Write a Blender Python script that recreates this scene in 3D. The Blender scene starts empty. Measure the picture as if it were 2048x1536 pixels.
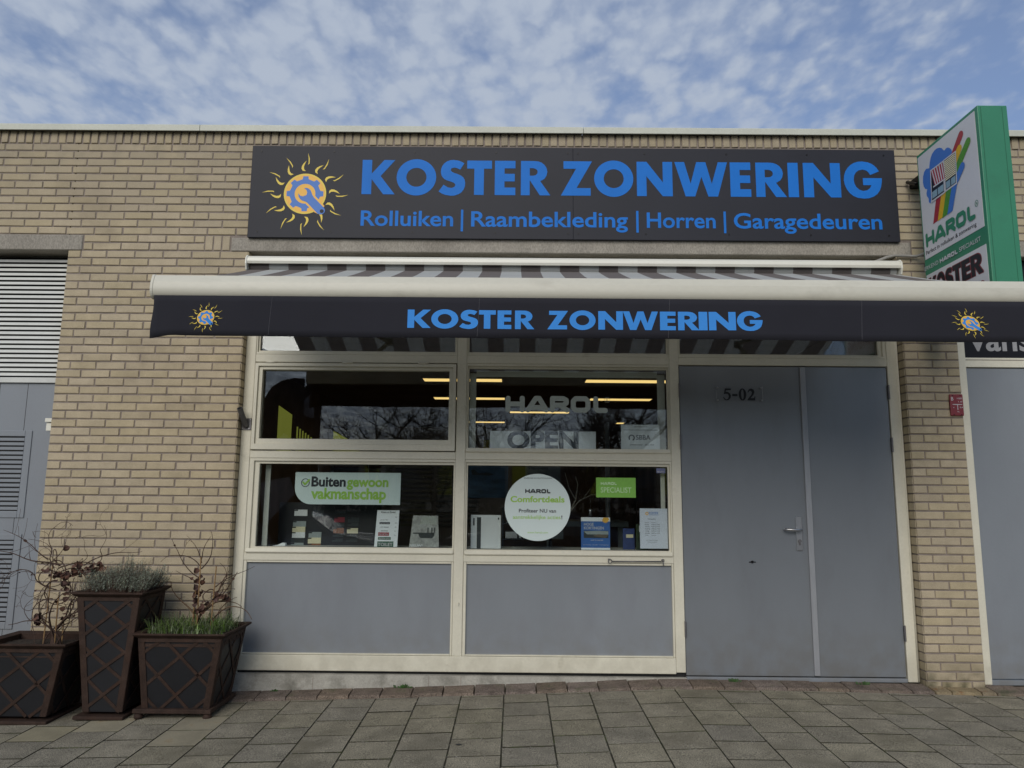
import bpy, math, random
from mathutils import Vector, Matrix
R = math.radians
S = bpy.context.scene
C = S.collection
rng = random.Random(7)

# ------------------------------------------------------------------ camera
cam = bpy.data.cameras.new('camera')
cam.sensor_width = 36.0
cam.lens = 36.0 * 1500 / 2048
cam.clip_start = 0.05
cam.clip_end = 1500
co = bpy.data.objects.new('camera', cam)
C.objects.link(co)
yaw, pitch, roll = -0.0038087, 0.150580, 0.0085790
fw = Vector((math.sin(yaw) * math.cos(pitch), math.cos(yaw) * math.cos(pitch), math.sin(pitch)))
r0 = Vector((math.cos(yaw), -math.sin(yaw), 0)); u0 = r0.cross(fw)
rr = math.cos(roll) * r0 + math.sin(roll) * u0
uu = -math.sin(roll) * r0 + math.cos(roll) * u0
mw = Matrix((rr, uu, -fw)).transposed().to_4x4()
mw.translation = Vector((0, -5.574, 1.2824))
co.matrix_world = mw
S.camera = co

# ------------------------------------------------------------------ world
SUN_EL, SUN_AZ = R(30), R(194)          # azimuth measured from +Y towards +X
W = bpy.data.worlds.new('World'); S.world = W; W.use_nodes = True
nt = W.node_tree; N = nt.nodes; L = nt.links; N.clear()
out = N.new('ShaderNodeOutputWorld'); bg = N.new('ShaderNodeBackground')
sky = N.new('ShaderNodeTexSky'); sky.sky_type = 'NISHITA'; sky.sun_disc = False
sky.sun_elevation = SUN_EL; sky.sun_rotation = SUN_AZ; sky.altitude = 0; sky.air_density = 1.1; sky.dust_density = 1.0; sky.ozone_density = 2.2
tc = N.new('ShaderNodeTexCoord'); sp = N.new('ShaderNodeSeparateXYZ'); L.new(tc.outputs['Generated'], sp.inputs[0])
mx = N.new('ShaderNodeMath'); mx.operation = 'MAXIMUM'; mx.inputs[1].default_value = 0.03; L.new(sp.outputs[2], mx.inputs[0])
ad = N.new('ShaderNodeMath'); ad.operation = 'ADD'; ad.inputs[1].default_value = 0.12; L.new(mx.outputs[0], ad.inputs[0])
dx = N.new('ShaderNodeMath'); dx.operation = 'DIVIDE'; L.new(sp.outputs[0], dx.inputs[0]); L.new(ad.outputs[0], dx.inputs[1])
dy = N.new('ShaderNodeMath'); dy.operation = 'DIVIDE'; L.new(sp.outputs[1], dy.inputs[0]); L.new(ad.outputs[0], dy.inputs[1])
cb = N.new('ShaderNodeCombineXYZ'); L.new(dx.outputs[0], cb.inputs[0]); L.new(dy.outputs[0], cb.inputs[1])
def wnoise(scale, detail, rough, dist, off):
    mp = N.new('ShaderNodeMapping'); mp.inputs['Location'].default_value = off
    mp.inputs['Rotation'].default_value = (0, 0, 0.35)
    mp.inputs['Scale'].default_value = (1.15, 0.8, 1)
    L.new(cb.outputs[0], mp.inputs[0])
    n = N.new('ShaderNodeTexNoise'); n.inputs['Scale'].default_value = scale; n.inputs['Detail'].default_value = detail
    n.inputs['Roughness'].default_value = rough; n.inputs['Distortion'].default_value = dist
    L.new(mp.outputs[0], n.inputs[0]); return n.outputs['Fac']
def wmath(op, a, b):
    m = N.new('ShaderNodeMath'); m.operation = op
    for i, v in enumerate((a, b)):
        if isinstance(v, (int, float)): m.inputs[i].default_value = v
        else: L.new(v, m.inputs[i])
    return m.outputs[0]
vm = N.new('ShaderNodeMapping'); vm.inputs['Rotation'].default_value = (0, 0, 0.5); vm.inputs['Scale'].default_value = (1.0, 0.75, 1); L.new(cb.outputs[0], vm.inputs[0])
wn = N.new('ShaderNodeTexNoise'); wn.inputs['Scale'].default_value = 18; wn.inputs['Detail'].default_value = 3; L.new(vm.outputs[0], wn.inputs[0])
vsc = N.new('ShaderNodeVectorMath'); vsc.operation = 'SCALE'; vsc.inputs['Scale'].default_value = 0.10; L.new(wn.outputs['Color'], vsc.inputs[0])
vad = N.new('ShaderNodeVectorMath'); vad.operation = 'ADD'; L.new(vm.outputs[0], vad.inputs[0]); L.new(vsc.outputs[0], vad.inputs[1])
vo = N.new('ShaderNodeTexVoronoi'); vo.feature = 'SMOOTH_F1'; vo.inputs['Scale'].default_value = 17; vo.inputs['Smoothness'].default_value = 0.6; L.new(vad.outputs[0], vo.inputs['Vector'])
puff = wmath('SUBTRACT', 0.62, wmath('MULTIPLY', vo.outputs['Distance'], 0.62))
n1 = wnoise(4.2, 5.0, 0.6, 0.2, (3.1, 0.4, 0))
n2 = wnoise(1.2, 2.0, 0.5, 0.0, (0.7, 4.2, 0))
n3 = wnoise(30, 3.0, 0.6, 0.3, (9, 2, 0))
base = wmath('ADD', wmath('ADD', wmath('MULTIPLY', puff, 0.95), wmath('MULTIPLY', n1, 0.42)), wmath('ADD', wmath('MULTIPLY', n2, 0.34), wmath('MULTIPLY', n3, 0.22)))
# thinner cloud low down to the right
gx = wmath('MULTIPLY', wmath('MAXIMUM', wmath('SUBTRACT', sp.outputs[0], 0.02), 0), wmath('SUBTRACT', 0.74, sp.outputs[2]))
base = wmath('SUBTRACT', base, wmath('MULTIPLY', gx, 1.4))
cr = N.new('ShaderNodeValToRGB'); cr.color_ramp.interpolation = 'EASE'; cr.color_ramp.elements[0].position = 0.40; cr.color_ramp.elements[1].position = 0.98
cr.color_ramp.elements[0].color = (0.24, 0.24, 0.24, 1); cr.color_ramp.elements[1].color = (1, 1, 1, 1)
L.new(base, cr.inputs[0])
skm = N.new('ShaderNodeMix'); skm.data_type = 'RGBA'; skm.blend_type = 'MULTIPLY'; skm.inputs[0].default_value = 1
L.new(sky.outputs[0], skm.inputs[6]); skm.inputs[7].default_value = (0.80, 0.88, 1.06, 1)
cc = N.new('ShaderNodeMix'); cc.data_type = 'RGBA'; L.new(cr.outputs[0], cc.inputs[0])
L.new(skm.outputs[2], cc.inputs[6]); cc.inputs[7].default_value = (3.75, 4.30, 5.25, 1)
L.new(cc.outputs[2], bg.inputs[0]); bg.inputs[1].default_value = 0.1
L.new(bg.outputs[0], out.inputs[0])

sun = bpy.data.lights.new('sun', 'SUN'); sun.energy = 1.75; sun.angle = R(40); sun.color = (1.0, 0.94, 0.84)
so = bpy.data.objects.new('sun', sun); C.objects.link(so)
sd = Vector((math.sin(SUN_AZ) * math.cos(SUN_EL), math.cos(SUN_AZ) * math.cos(SUN_EL), math.sin(SUN_EL)))
so.rotation_euler = sd.to_track_quat('Z', 'Y').to_euler(); so.location = (-4, -12, 14)

S.view_settings.view_transform = 'Standard'; S.view_settings.look = 'None'
S.view_settings.gamma = 1; S.view_settings.use_curve_mapping = False; S.view_settings.exposure = 0.18
S.cycles.max_bounces = 7; S.cycles.transparent_max_bounces = 12

# ------------------------------------------------------------------ materials
MATS = {}
def srgb(r, g, b):
    f = lambda c: c / 12.92 if c <= 0.04045 else ((c + 0.055) / 1.055) ** 2.4
    return (f(r / 255), f(g / 255), f(b / 255))
def mat(name, col, rough=0.6, var=0.12, vscale=6.0, fine=0.06, fscale=90.0, bump=0.0, bscale=120.0, metal=0.0,
        spec=0.4, objvar=0.0, island=False, dirt=None, dirt_scale=2.2, dirt_lo=0.52, dirt_hi=0.72, coords='Object',
        stretch=(1, 1, 1), coat=0.0, sheen=0.0):
    """procedural paint / stone / cloth: base colour, broad mottling, fine grain, optional dirt and bump"""
    if name in MATS: return MATS[name]
    m = bpy.data.materials.new(name); m.use_nodes = True
    t = m.node_tree; n = t.nodes; l = t.links; n.clear()
    o = n.new('ShaderNodeOutputMaterial'); p = n.new('ShaderNodeBsdfPrincipled'); l.new(p.outputs[0], o.inputs[0])
    p.inputs['Roughness'].default_value = rough; p.inputs['Metallic'].default_value = metal
    p.inputs['Specular IOR Level'].default_value = spec; p.inputs['Coat Weight'].default_value = coat
    p.inputs['Sheen Weight'].default_value = sheen
    g = n.new('ShaderNodeNewGeometry')
    mp = n.new('ShaderNodeMapping'); mp.inputs['Scale'].default_value = stretch; l.new(g.outputs['Position'], mp.inputs[0])
    def noise(sc, det=3, ro=0.55):
        q = n.new('ShaderNodeTexNoise'); q.inputs['Scale'].default_value = sc; q.inputs['Detail'].default_value = det
        q.inputs['Roughness'].default_value = ro; l.new(mp.outputs[0], q.inputs[0]); return q.outputs['Fac']
    def rng_(v, a, b, c, d):
        q = n.new('ShaderNodeMapRange'); l.new(v, q.inputs[0])
        for i, x in enumerate((a, b, c, d)): q.inputs[i + 1].default_value = x
        return q.outputs[0]
    def mul(a, b):
        q = n.new('ShaderNodeMath'); q.operation = 'MULTIPLY'; l.new(a, q.inputs[0]); l.new(b, q.inputs[1]); return q.outputs[0]
    val = rng_(noise(vscale, 4), 0.3, 0.7, 1 - var, 1 + var)
    val = mul(val, rng_(noise(fscale, 2), 0.3, 0.7, 1 - fine, 1 + fine))
    if objvar:
        oi = n.new('ShaderNodeObjectInfo'); r_ = oi.outputs['Random']
        if island:
            a_ = n.new('ShaderNodeMath'); a_.operation = 'ADD'; l.new(r_, a_.inputs[0]); l.new(g.outputs['Random Per Island'], a_.inputs[1])
            f_ = n.new('ShaderNodeMath'); f_.operation = 'FRACT'; l.new(a_.outputs[0], f_.inputs[0]); r_ = f_.outputs[0]
        val = mul(val, rng_(r_, 0, 1, 1 - objvar, 1 + objvar))
    mixc = n.new('ShaderNodeMix'); mixc.data_type = 'RGBA'; mixc.blend_type = 'MULTIPLY'; mixc.inputs[0].default_value = 1
    mixc.inputs[6].default_value = (*col, 1); l.new(val, mixc.inputs[7])
    last = mixc.outputs[2]
    if objvar:
        hs = n.new('ShaderNodeHueSaturation'); l.new(last, hs.inputs['Color'])
        m7 = n.new('ShaderNodeMath'); m7.operation = 'MULTIPLY'; m7.inputs[1].default_value = 7.31; l.new(r_, m7.inputs[0])
        fr = n.new('ShaderNodeMath'); fr.operation = 'FRACT'; l.new(m7.outputs[0], fr.inputs[0])
        l.new(rng_(fr.outputs[0], 0, 1, 0.5 - objvar * 0.04, 0.5 + objvar * 0.04), hs.inputs['Hue'])
        l.new(rng_(fr.outputs[0], 0, 1, 1 - objvar * 1.1, 1 + objvar * 0.9), hs.inputs['Saturation'])
        last = hs.outputs[0]
    if dirt:
        md = n.new('ShaderNodeMix'); md.data_type = 'RGBA'
        l.new(rng_(noise(dirt_scale, 5, 0.62), dirt_lo, dirt_hi, 0, 1), md.inputs[0])
        l.new(last, md.inputs[6]); md.inputs[7].default_value = (*dirt, 1); last = md.outputs[2]
    l.new(last, p.inputs['Base Color'])
    if bump:
        b = n.new('ShaderNodeBump'); b.inputs['Strength'].default_value = bump; b.inputs['Distance'].default_value = 0.004
        l.new(noise(bscale, 3, 0.6), b.inputs['Height']); l.new(b.outputs[0], p.inputs['Normal'])
    MATS[name] = m; return m

def add_zone(m, zlo, zhi, col, amt=0.8, axis=2):
    """grime that thickens towards the ground or under an edge (a stain on the surface itself)"""
    t = m.node_tree; n = t.nodes; l = t.links
    p = next(x for x in n if x.type == 'BSDF_PRINCIPLED'); src = p.inputs['Base Color'].links[0].from_socket
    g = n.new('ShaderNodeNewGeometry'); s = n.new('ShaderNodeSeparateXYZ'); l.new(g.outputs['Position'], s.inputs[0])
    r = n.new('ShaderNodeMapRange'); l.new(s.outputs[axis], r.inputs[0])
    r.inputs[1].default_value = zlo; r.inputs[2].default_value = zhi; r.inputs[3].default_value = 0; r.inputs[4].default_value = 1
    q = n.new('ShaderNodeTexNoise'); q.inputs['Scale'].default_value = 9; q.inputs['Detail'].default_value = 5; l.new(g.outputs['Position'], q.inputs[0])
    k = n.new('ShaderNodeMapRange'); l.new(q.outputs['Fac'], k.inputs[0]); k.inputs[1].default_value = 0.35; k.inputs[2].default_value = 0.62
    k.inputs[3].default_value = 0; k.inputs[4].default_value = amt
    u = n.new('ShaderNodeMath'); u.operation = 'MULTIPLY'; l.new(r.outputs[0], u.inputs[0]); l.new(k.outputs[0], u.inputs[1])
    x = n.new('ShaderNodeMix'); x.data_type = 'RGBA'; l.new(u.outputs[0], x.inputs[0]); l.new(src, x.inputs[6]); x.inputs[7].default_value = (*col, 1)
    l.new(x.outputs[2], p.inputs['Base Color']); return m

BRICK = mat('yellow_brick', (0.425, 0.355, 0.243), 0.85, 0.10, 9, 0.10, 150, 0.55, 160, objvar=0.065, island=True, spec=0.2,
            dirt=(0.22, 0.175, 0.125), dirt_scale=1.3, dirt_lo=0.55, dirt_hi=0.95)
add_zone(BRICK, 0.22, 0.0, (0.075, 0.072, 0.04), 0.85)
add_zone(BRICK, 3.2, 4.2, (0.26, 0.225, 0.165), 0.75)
MORTAR = mat('mortar', (0.245, 0.207, 0.180), 0.95, 0.2, 12, 0.15, 200, 0.6, 200, spec=0.1)
CONC = mat('concrete_lintel', (0.30, 0.275, 0.235), 0.9, 0.16, 5, 0.22, 130, 0.6, 140, spec=0.15, dirt=(0.11, 0.095, 0.08), dirt_scale=2.5,
           dirt_lo=0.5, dirt_hi=0.85, stretch=(1, 1, 0.5))
PLINTH = mat('plinth_concrete', (0.40, 0.385, 0.34), 0.9, 0.12, 7, 0.12, 120, 0.4, 120, spec=0.15, dirt=(0.15, 0.145, 0.12), dirt_scale=5, dirt_lo=0.5, dirt_hi=0.75)
TRIM = mat('cream_roof_trim', (0.52, 0.53, 0.455), 0.5, 0.06, 4, 0.04, 60, spec=0.4, dirt=(0.25, 0.24, 0.19), dirt_scale=7, dirt_lo=0.66, dirt_hi=0.85)
FRAME = mat('cream_frame_paint', (0.67, 0.64, 0.525), 0.45, 0.05, 5, 0.03, 60, 0.12, 60, spec=0.45, dirt=(0.30, 0.27, 0.19), dirt_scale=5,
            dirt_lo=0.64, dirt_hi=0.9)
CASS = mat('white_coated_aluminium', (0.70, 0.685, 0.60), 0.35, 0.02, 3, 0.015, 50, spec=0.5)
PANEL = mat('grey_blue_panel', (0.214, 0.233, 0.257), 0.42, 0.05, 1.3, 0.05, 260, 0.05, 260, spec=0.45, dirt=(0.195, 0.205, 0.228), dirt_scale=3, dirt_lo=0.5, dirt_hi=0.9, stretch=(2, 2, .7))
DOOR = mat('grey_door_paint', (0.178, 0.194, 0.214), 0.24, 0.05, 1.1, 0.03, 260, 0.06, 300, spec=1.0, dirt=(0.155, 0.165, 0.180), dirt_scale=2.5, dirt_lo=0.5, dirt_hi=0.9, stretch=(2, 2, .7))
LOUV = mat('louvre_cream', (0.56, 0.57, 0.54), 0.5, 0.05, 8, 0.03, 60, spec=0.4)
BLACK = mat('dark_void', (0.012, 0.012, 0.013), 0.8, 0.1)
SIGNK = mat("charcoal_sign_panel", (0.021, 0.022, 0.030), 0.5, 0.08, 2.0, 0.04, 90, spec=0.22)
BLUE = mat('sign_blue', (0.012, 0.160, 0.56), 0.5, 0.06, 3, 0.0, spec=0.15)
BLUE2 = mat('valance_blue', (0.045, 0.25, 0.68), 0.7, 0.03, 3, 0.02, spec=0.2)
YEL = mat('emblem_yellow', (0.72, 0.54, 0.07), 0.5, 0.03, 3, 0.0)
ORA = mat('emblem_orange', (0.80, 0.44, 0.07), 0.5, 0.03, 3, 0.0)
EBLUE = mat('emblem_blue', (0.055, 0.17, 0.50), 0.5, 0.03, 3, 0.0)
VAL = mat('black_valance_cloth', (0.017, 0.017, 0.024), 0.85, 0.08, 3, 0.1, 500, 0.1, 700, spec=0.25, sheen=0.1)
SCREW = mat('dark_screw', (0.01, 0.01, 0.012), 0.4, 0.05, metal=0.5)
STEEL = mat('brushed_steel', (0.45, 0.45, 0.46), 0.35, 0.06, 20, 0.05, 200, metal=0.9)
DSTEEL = mat('dull_galvanised_steel', (0.17, 0.165, 0.17), 0.5, 0.12, 30, 0.1, 200, metal=0.75)
STRIP = mat('aluminium_cover_strip', (0.33, 0.34, 0.36), 0.42, 0.06, 9, 0.03, 200, metal=0.3, stretch=(6, 6, 1))
GREEN = mat('sign_green', (0.035, 0.21, 0.115), 0.42, 0.05, 2.5, 0.03, 90, spec=0.45, dirt=(0.03, 0.16, 0.09), dirt_scale=4, dirt_lo=0.5, dirt_hi=0.8)
WHITEF = mat('sign_white_face', (0.60, 0.60, 0.61), 0.35, 0.03, 2, 0.02, spec=0.45)
RUST = mat('rusted_iron', (0.044, 0.026, 0.019), 0.75, 0.3, 14, 0.25, 160, 0.5, 200, metal=0.15, spec=0.3, dirt=(0.055, 0.027, 0.017), dirt_scale=9, dirt_lo=0.52, dirt_hi=0.8)
PBODY = mat('charcoal_planter_panel', (0.010, 0.0105, 0.013), 0.55, 0.15, 7, 0.1, 120, spec=0.4)
SOIL = mat('potting_soil', (0.030, 0.022, 0.016), 0.95, 0.4, 30, 0.4, 120, 1.0, 60)
WOOD = mat('dry_stem', (0.115, 0.072, 0.045), 0.8, 0.3, 30, 0.2, 160, spec=0.2)
WOODD = mat('dark_dry_stem', (0.068, 0.043, 0.033), 0.8, 0.3, 30, 0.2, 160, spec=0.2)
CANE = mat('garden_cane', (0.26, 0.16, 0.07), 0.7, 0.2, 30, 0.1, 100)
DLEAF = mat('withered_leaf', (0.085, 0.042, 0.030), 0.8, 0.35, 40, 0.2, 150, objvar=0.2, island=True)
GRASS = mat('planter_grass', (0.13, 0.18, 0.065), 0.45, 0.25, 14, 0.1, 90, objvar=0.45, island=True)
LAV = mat('lavender_foliage', (0.22, 0.25, 0.19), 0.7, 0.2, 10, 0.1, 90, objvar=0.30, island=True)
WEED = mat('weed_leaf', (0.05, 0.11, 0.03), 0.6, 0.25, 30, 0.1, 90, objvar=0.2, island=True)
TILE = mat('concrete_paving', (0.245, 0.222, 0.168), 0.9, 0.20, 6, 0.75, 190, 0.9, 190, objvar=0.07, island=True, spec=0.2,
           dirt=(0.150, 0.135, 0.098), dirt_scale=2.3, dirt_lo=0.5, dirt_hi=0.78)
TILEY = mat('stained_pale_paving', (0.27, 0.24, 0.165), 0.85, 0.2, 5, 0.16, 180, 0.4, 180, objvar=0.08, dirt=(0.22, 0.13, 0.045), dirt_scale=5, dirt_lo=0.60, dirt_hi=0.74)
TILEG = mat('bluish_paving', (0.222, 0.203, 0.160), 0.9, 0.20, 6, 0.75, 190, 0.9, 190, objvar=0.05, spec=0.2)
EDGE = mat('edging_stone', (0.165, 0.13, 0.105), 0.9, 0.3, 12, 0.7, 170, 1.0, 170, objvar=0.14, spec=0.2, dirt=(0.075, 0.08, 0.045), dirt_scale=6, dirt_lo=0.55, dirt_hi=0.75)
JOINT = mat('mossy_joint_sand', (0.032, 0.029, 0.018), 0.95, 0.4, 18, 0.3, 200, 0.6, 150, dirt=(0.055, 0.07, 0.02), dirt_scale=8, dirt_lo=0.5, dirt_hi=0.7)
ASPH = mat('asphalt', (0.055, 0.055, 0.056), 0.9, 0.2, 3, 0.3, 150, 0.5, 150)
KERB = mat('kerb_concrete', (0.26, 0.25, 0.23), 0.9, 0.15, 6, 0.2, 150, 0.4, 150)
SOILG = mat('verge_grass', (0.055, 0.085, 0.03), 0.95, 0.35, 1.2, 0.4, 30, 0.8, 30)
ROOM = mat('shop_interior_wall', (0.28, 0.23, 0.20), 0.8, 0.3, 2.0, 0.05)
ROOMC = mat('shop_ceiling', (0.20, 0.16, 0.14), 0.8, 0.2, 2.0, 0.05)
ROOMF = mat('shop_floor', (0.30, 0.25, 0.21), 0.6, 0.2, 2.0, 0.05)
PAPER = mat('white_paper', (0.82, 0.84, 0.86), 0.6, 0.03, 8, 0.0)
PALE = mat('pale_green_film', (0.66, 0.76, 0.745), 0.5, 0.02, 4, 0.0)
INK = mat('black_print', (0.012, 0.014, 0.02), 0.5, 0.0)
GREY = mat('grey_print', (0.09, 0.10, 0.12), 0.6, 0.0)
LIME = mat('lime_print', (0.33, 0.58, 0.08), 0.5, 0.02)
LIMEB = mat('lime_film', (0.20, 0.46, 0.07), 0.5, 0.02)
LIMET = mat('pale_lime_print', (0.50, 0.72, 0.40), 0.5, 0.02)
FROST = mat('frosted_lettering', (0.52, 0.58, 0.55), 0.8, 0.02)
RED = mat('red_enamel', (0.20, 0.028, 0.036), 0.4, 0.08, 9, 0.03, spec=0.45)
WPRINT = mat('white_print', (0.55, 0.55, 0.56), 0.5, 0.02)
BBLUE = mat('brochure_blue', (0.045, 0.14, 0.42), 0.4, 0.05)
DGREEN = mat('dark_green_print', (0.015, 0.09, 0.05), 0.4, 0.05)
SWR = mat('swatch_red', (0.30, 0.035, 0.05), 0.5, 0.02)
SWB = mat('swatch_brown', (0.24, 0.09, 0.04), 0.5, 0.02)
SWC = mat('swatch_cream', (0.72, 0.66, 0.45), 0.5, 0.02)
SWG = mat('swatch_grey', (0.30, 0.34, 0.34), 0.5, 0.02)
SWD = mat('swatch_dark', (0.035, 0.042, 0.045), 0.5, 0.02)
SWW = mat('swatch_white', (0.78, 0.80, 0.82), 0.5, 0.02)
INNER = mat('inner_lining', (0.66, 0.66, 0.60), 0.6, 0.04)
FLAGK = mat('black_banner_cloth', (0.020, 0.020, 0.026), 0.9, 0.08)
FLAGW = mat('grey_banner_print', (0.30, 0.30, 0.34), 0.9, 0.05)
BARK = mat('winter_bark', (0.050, 0.043, 0.036), 0.9, 0.3, 8, 0.2)
FARB = mat('far_brick', (0.40, 0.32, 0.25), 0.9, 0.15, 1.5, 0.1)
FARY = mat('far_yellow_panel', (0.62, 0.55, 0.05), 0.6, 0.05)
FARD = mat('far_dark_glass', (0.03, 0.035, 0.05), 0.15, 0.05)
IRON = mat('black_iron', (0.012, 0.014, 0.018), 0.5, 0.1)
HEDGE = mat('dark_hedge', (0.022, 0.030, 0.014), 0.9, 0.4, 3, 0.4, 30, 0.8, 30)
CARP = mat('dark_car_paint', (0.020, 0.026, 0.040), 0.22, 0.05, 2, 0.0, coat=0.6)
CARP2 = mat('grey_car_paint', (0.16, 0.17, 0.19), 0.25, 0.05, 2, 0.0, metal=0.3, coat=0.6)
TYRE = mat('tyre_rubber', (0.015, 0.015, 0.015), 0.8, 0.1)
CGLASS = mat('car_window_glass', (0.02, 0.024, 0.028), 0.06, 0.0, spec=0.7)
add_zone(DOOR, 0.45, -0.05, (0.14, 0.13, 0.11), 0.55)
add_zone(PANEL, 0.45, 0.05, (0.17, 0.16, 0.14), 0.45)
add_zone(FRAME, 0.30, -0.05, (0.36, 0.33, 0.25), 0.5)
PLEX = None

def emis(name, col, st):
    m = bpy.data.materials.new(name); m.use_nodes = True; t = m.node_tree; t.nodes.clear()
    e = t.nodes.new('ShaderNodeEmission'); o = t.nodes.new('ShaderNodeOutputMaterial'); t.links.new(e.outputs[0], o.inputs[0])
    n = t.nodes.new('ShaderNodeTexNoise'); n.inputs['Scale'].default_value = 3
    x = t.nodes.new('ShaderNodeMapRange'); t.links.new(n.outputs['Fac'], x.inputs[0]); x.inputs[3].default_value = st * 0.95; x.inputs[4].default_value = st * 1.05
    t.links.new(x.outputs[0], e.inputs[1]); e.inputs[0].default_value = (*col, 1); return m
LAMP = emis('warm_tube_light', (1.0, 0.68, 0.24), 1.05)
YGLOW = emis('yellow_added_glow', (0.40, 0.42, 0.07), 0.26)  # made-up glow to brighten the lime pieces, no known lamp behind them
def glassmat(name, refl, tint, rough=0.0):
    m = bpy.data.materials.new(name); m.use_nodes = True; t = m.node_tree; n = t.nodes; l = t.links; n.clear()
    o = n.new('ShaderNodeOutputMaterial'); mx_ = n.new('ShaderNodeMixShader'); l.new(mx_.outputs[0], o.inputs[0])
    tr = n.new('ShaderNodeBsdfTransparent'); tr.inputs[0].default_value = (*tint, 1)
    gl = n.new('ShaderNodeBsdfGlossy'); gl.inputs['Roughness'].default_value = rough; gl.inputs[0].default_value = (0.95, 0.98, 1, 1)
    lw = n.new('ShaderNodeLayerWeight'); lw.inputs['Blend'].default_value = 0.5; f = n.new('ShaderNodeMath'); f.operation = 'POWER'; f.inputs[1].default_value = 5; l.new(lw.outputs['Facing'], f.inputs[0])
    a = n.new('ShaderNodeMath'); a.operation = 'MULTIPLY_ADD'; l.new(f.outputs[0], a.inputs[0]); a.inputs[1].default_value = 0.8; a.inputs[2].default_value = refl; a.use_clamp = True
    tx = n.new('ShaderNodeTexNoise'); tx.inputs['Scale'].default_value = 1.4; tx.inputs['Detail'].default_value = 1
    g = n.new('ShaderNodeNewGeometry'); l.new(g.outputs['Position'], tx.inputs[0])
    b = n.new('ShaderNodeBump'); b.inputs['Strength'].default_value = 0.05; b.inputs['Distance'].default_value = 0.02; l.new(tx.outputs['Fac'], b.inputs['Height'])
    l.new(b.outputs[0], gl.inputs['Normal'])
    l.new(a.outputs[0], mx_.inputs[0]); l.new(tr.outputs[0], mx_.inputs[1]); l.new(gl.outputs[0], mx_.inputs[2]); return m
GLASS = glassmat('window_glass', 0.052, (0.93, 0.955, 0.945))
PLEX = glassmat('clear_acrylic', 0.012, (0.985, 0.985, 0.985))

def stripes_mat():
    """awning cloth: brown-grey and pale stripes printed across its width"""
    m = mat('striped_awning_cloth', (0.5, 0.5, 0.5), 0.85, 0.05, 5, 0.05, 400, 0.1, 600, spec=0.15)
    t = m.node_tree; n = t.nodes; l = t.links; p = next(x for x in n if x.type == 'BSDF_PRINCIPLED')
    src = p.inputs['Base Color'].links[0].from_socket
    g = n.new('ShaderNodeNewGeometry'); s = n.new('ShaderNodeSeparateXYZ'); l.new(g.outputs['Position'], s.inputs[0])
    a = n.new('ShaderNodeMath'); a.operation = 'ADD'; a.inputs[1].default_value = 20.0 - 0.038; l.new(s.outputs[0], a.inputs[0])
    d = n.new('ShaderNodeMath'); d.operation = 'DIVIDE'; d.inputs[1].default_value = 0.292; l.new(a.outputs[0], d.inputs[0])
    f = n.new('ShaderNodeMath'); f.operation = 'FRACT'; l.new(d.outputs[0], f.inputs[0])
    c = n.new('ShaderNodeMath'); c.operation = 'GREATER_THAN'; c.inputs[1].default_value = 0.5; l.new(f.outputs[0], c.inputs[0])
    x = n.new('ShaderNodeMix'); x.data_type = 'RGBA'; l.new(c.outputs[0], x.inputs[0])
    x.inputs[6].default_value = (1.22, 1.25, 1.23, 1); x.inputs[7].default_value = (0.48, 0.43, 0.415, 1)
    y = n.new('ShaderNodeMix'); y.data_type = 'RGBA'; y.blend_type = 'MULTIPLY'; y.inputs[0].default_value = 1
    l.new(src, y.inputs[6]); l.new(x.outputs[2], y.inputs[7]); l.new(y.outputs[2], p.inputs['Base Color'])
    tl = n.new('ShaderNodeBsdfTranslucent'); l.new(y.outputs[2], tl.inputs[0]); ms = n.new('ShaderNodeMixShader'); ms.inputs[0].default_value = 0.42
    o = next(q for q in n if q.type == 'OUTPUT_MATERIAL'); l.new(p.outputs[0], ms.inputs[1]); l.new(tl.outputs[0], ms.inputs[2]); l.new(ms.outputs[0], o.inputs[0]); return m
STRIPE = stripes_mat()

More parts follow.
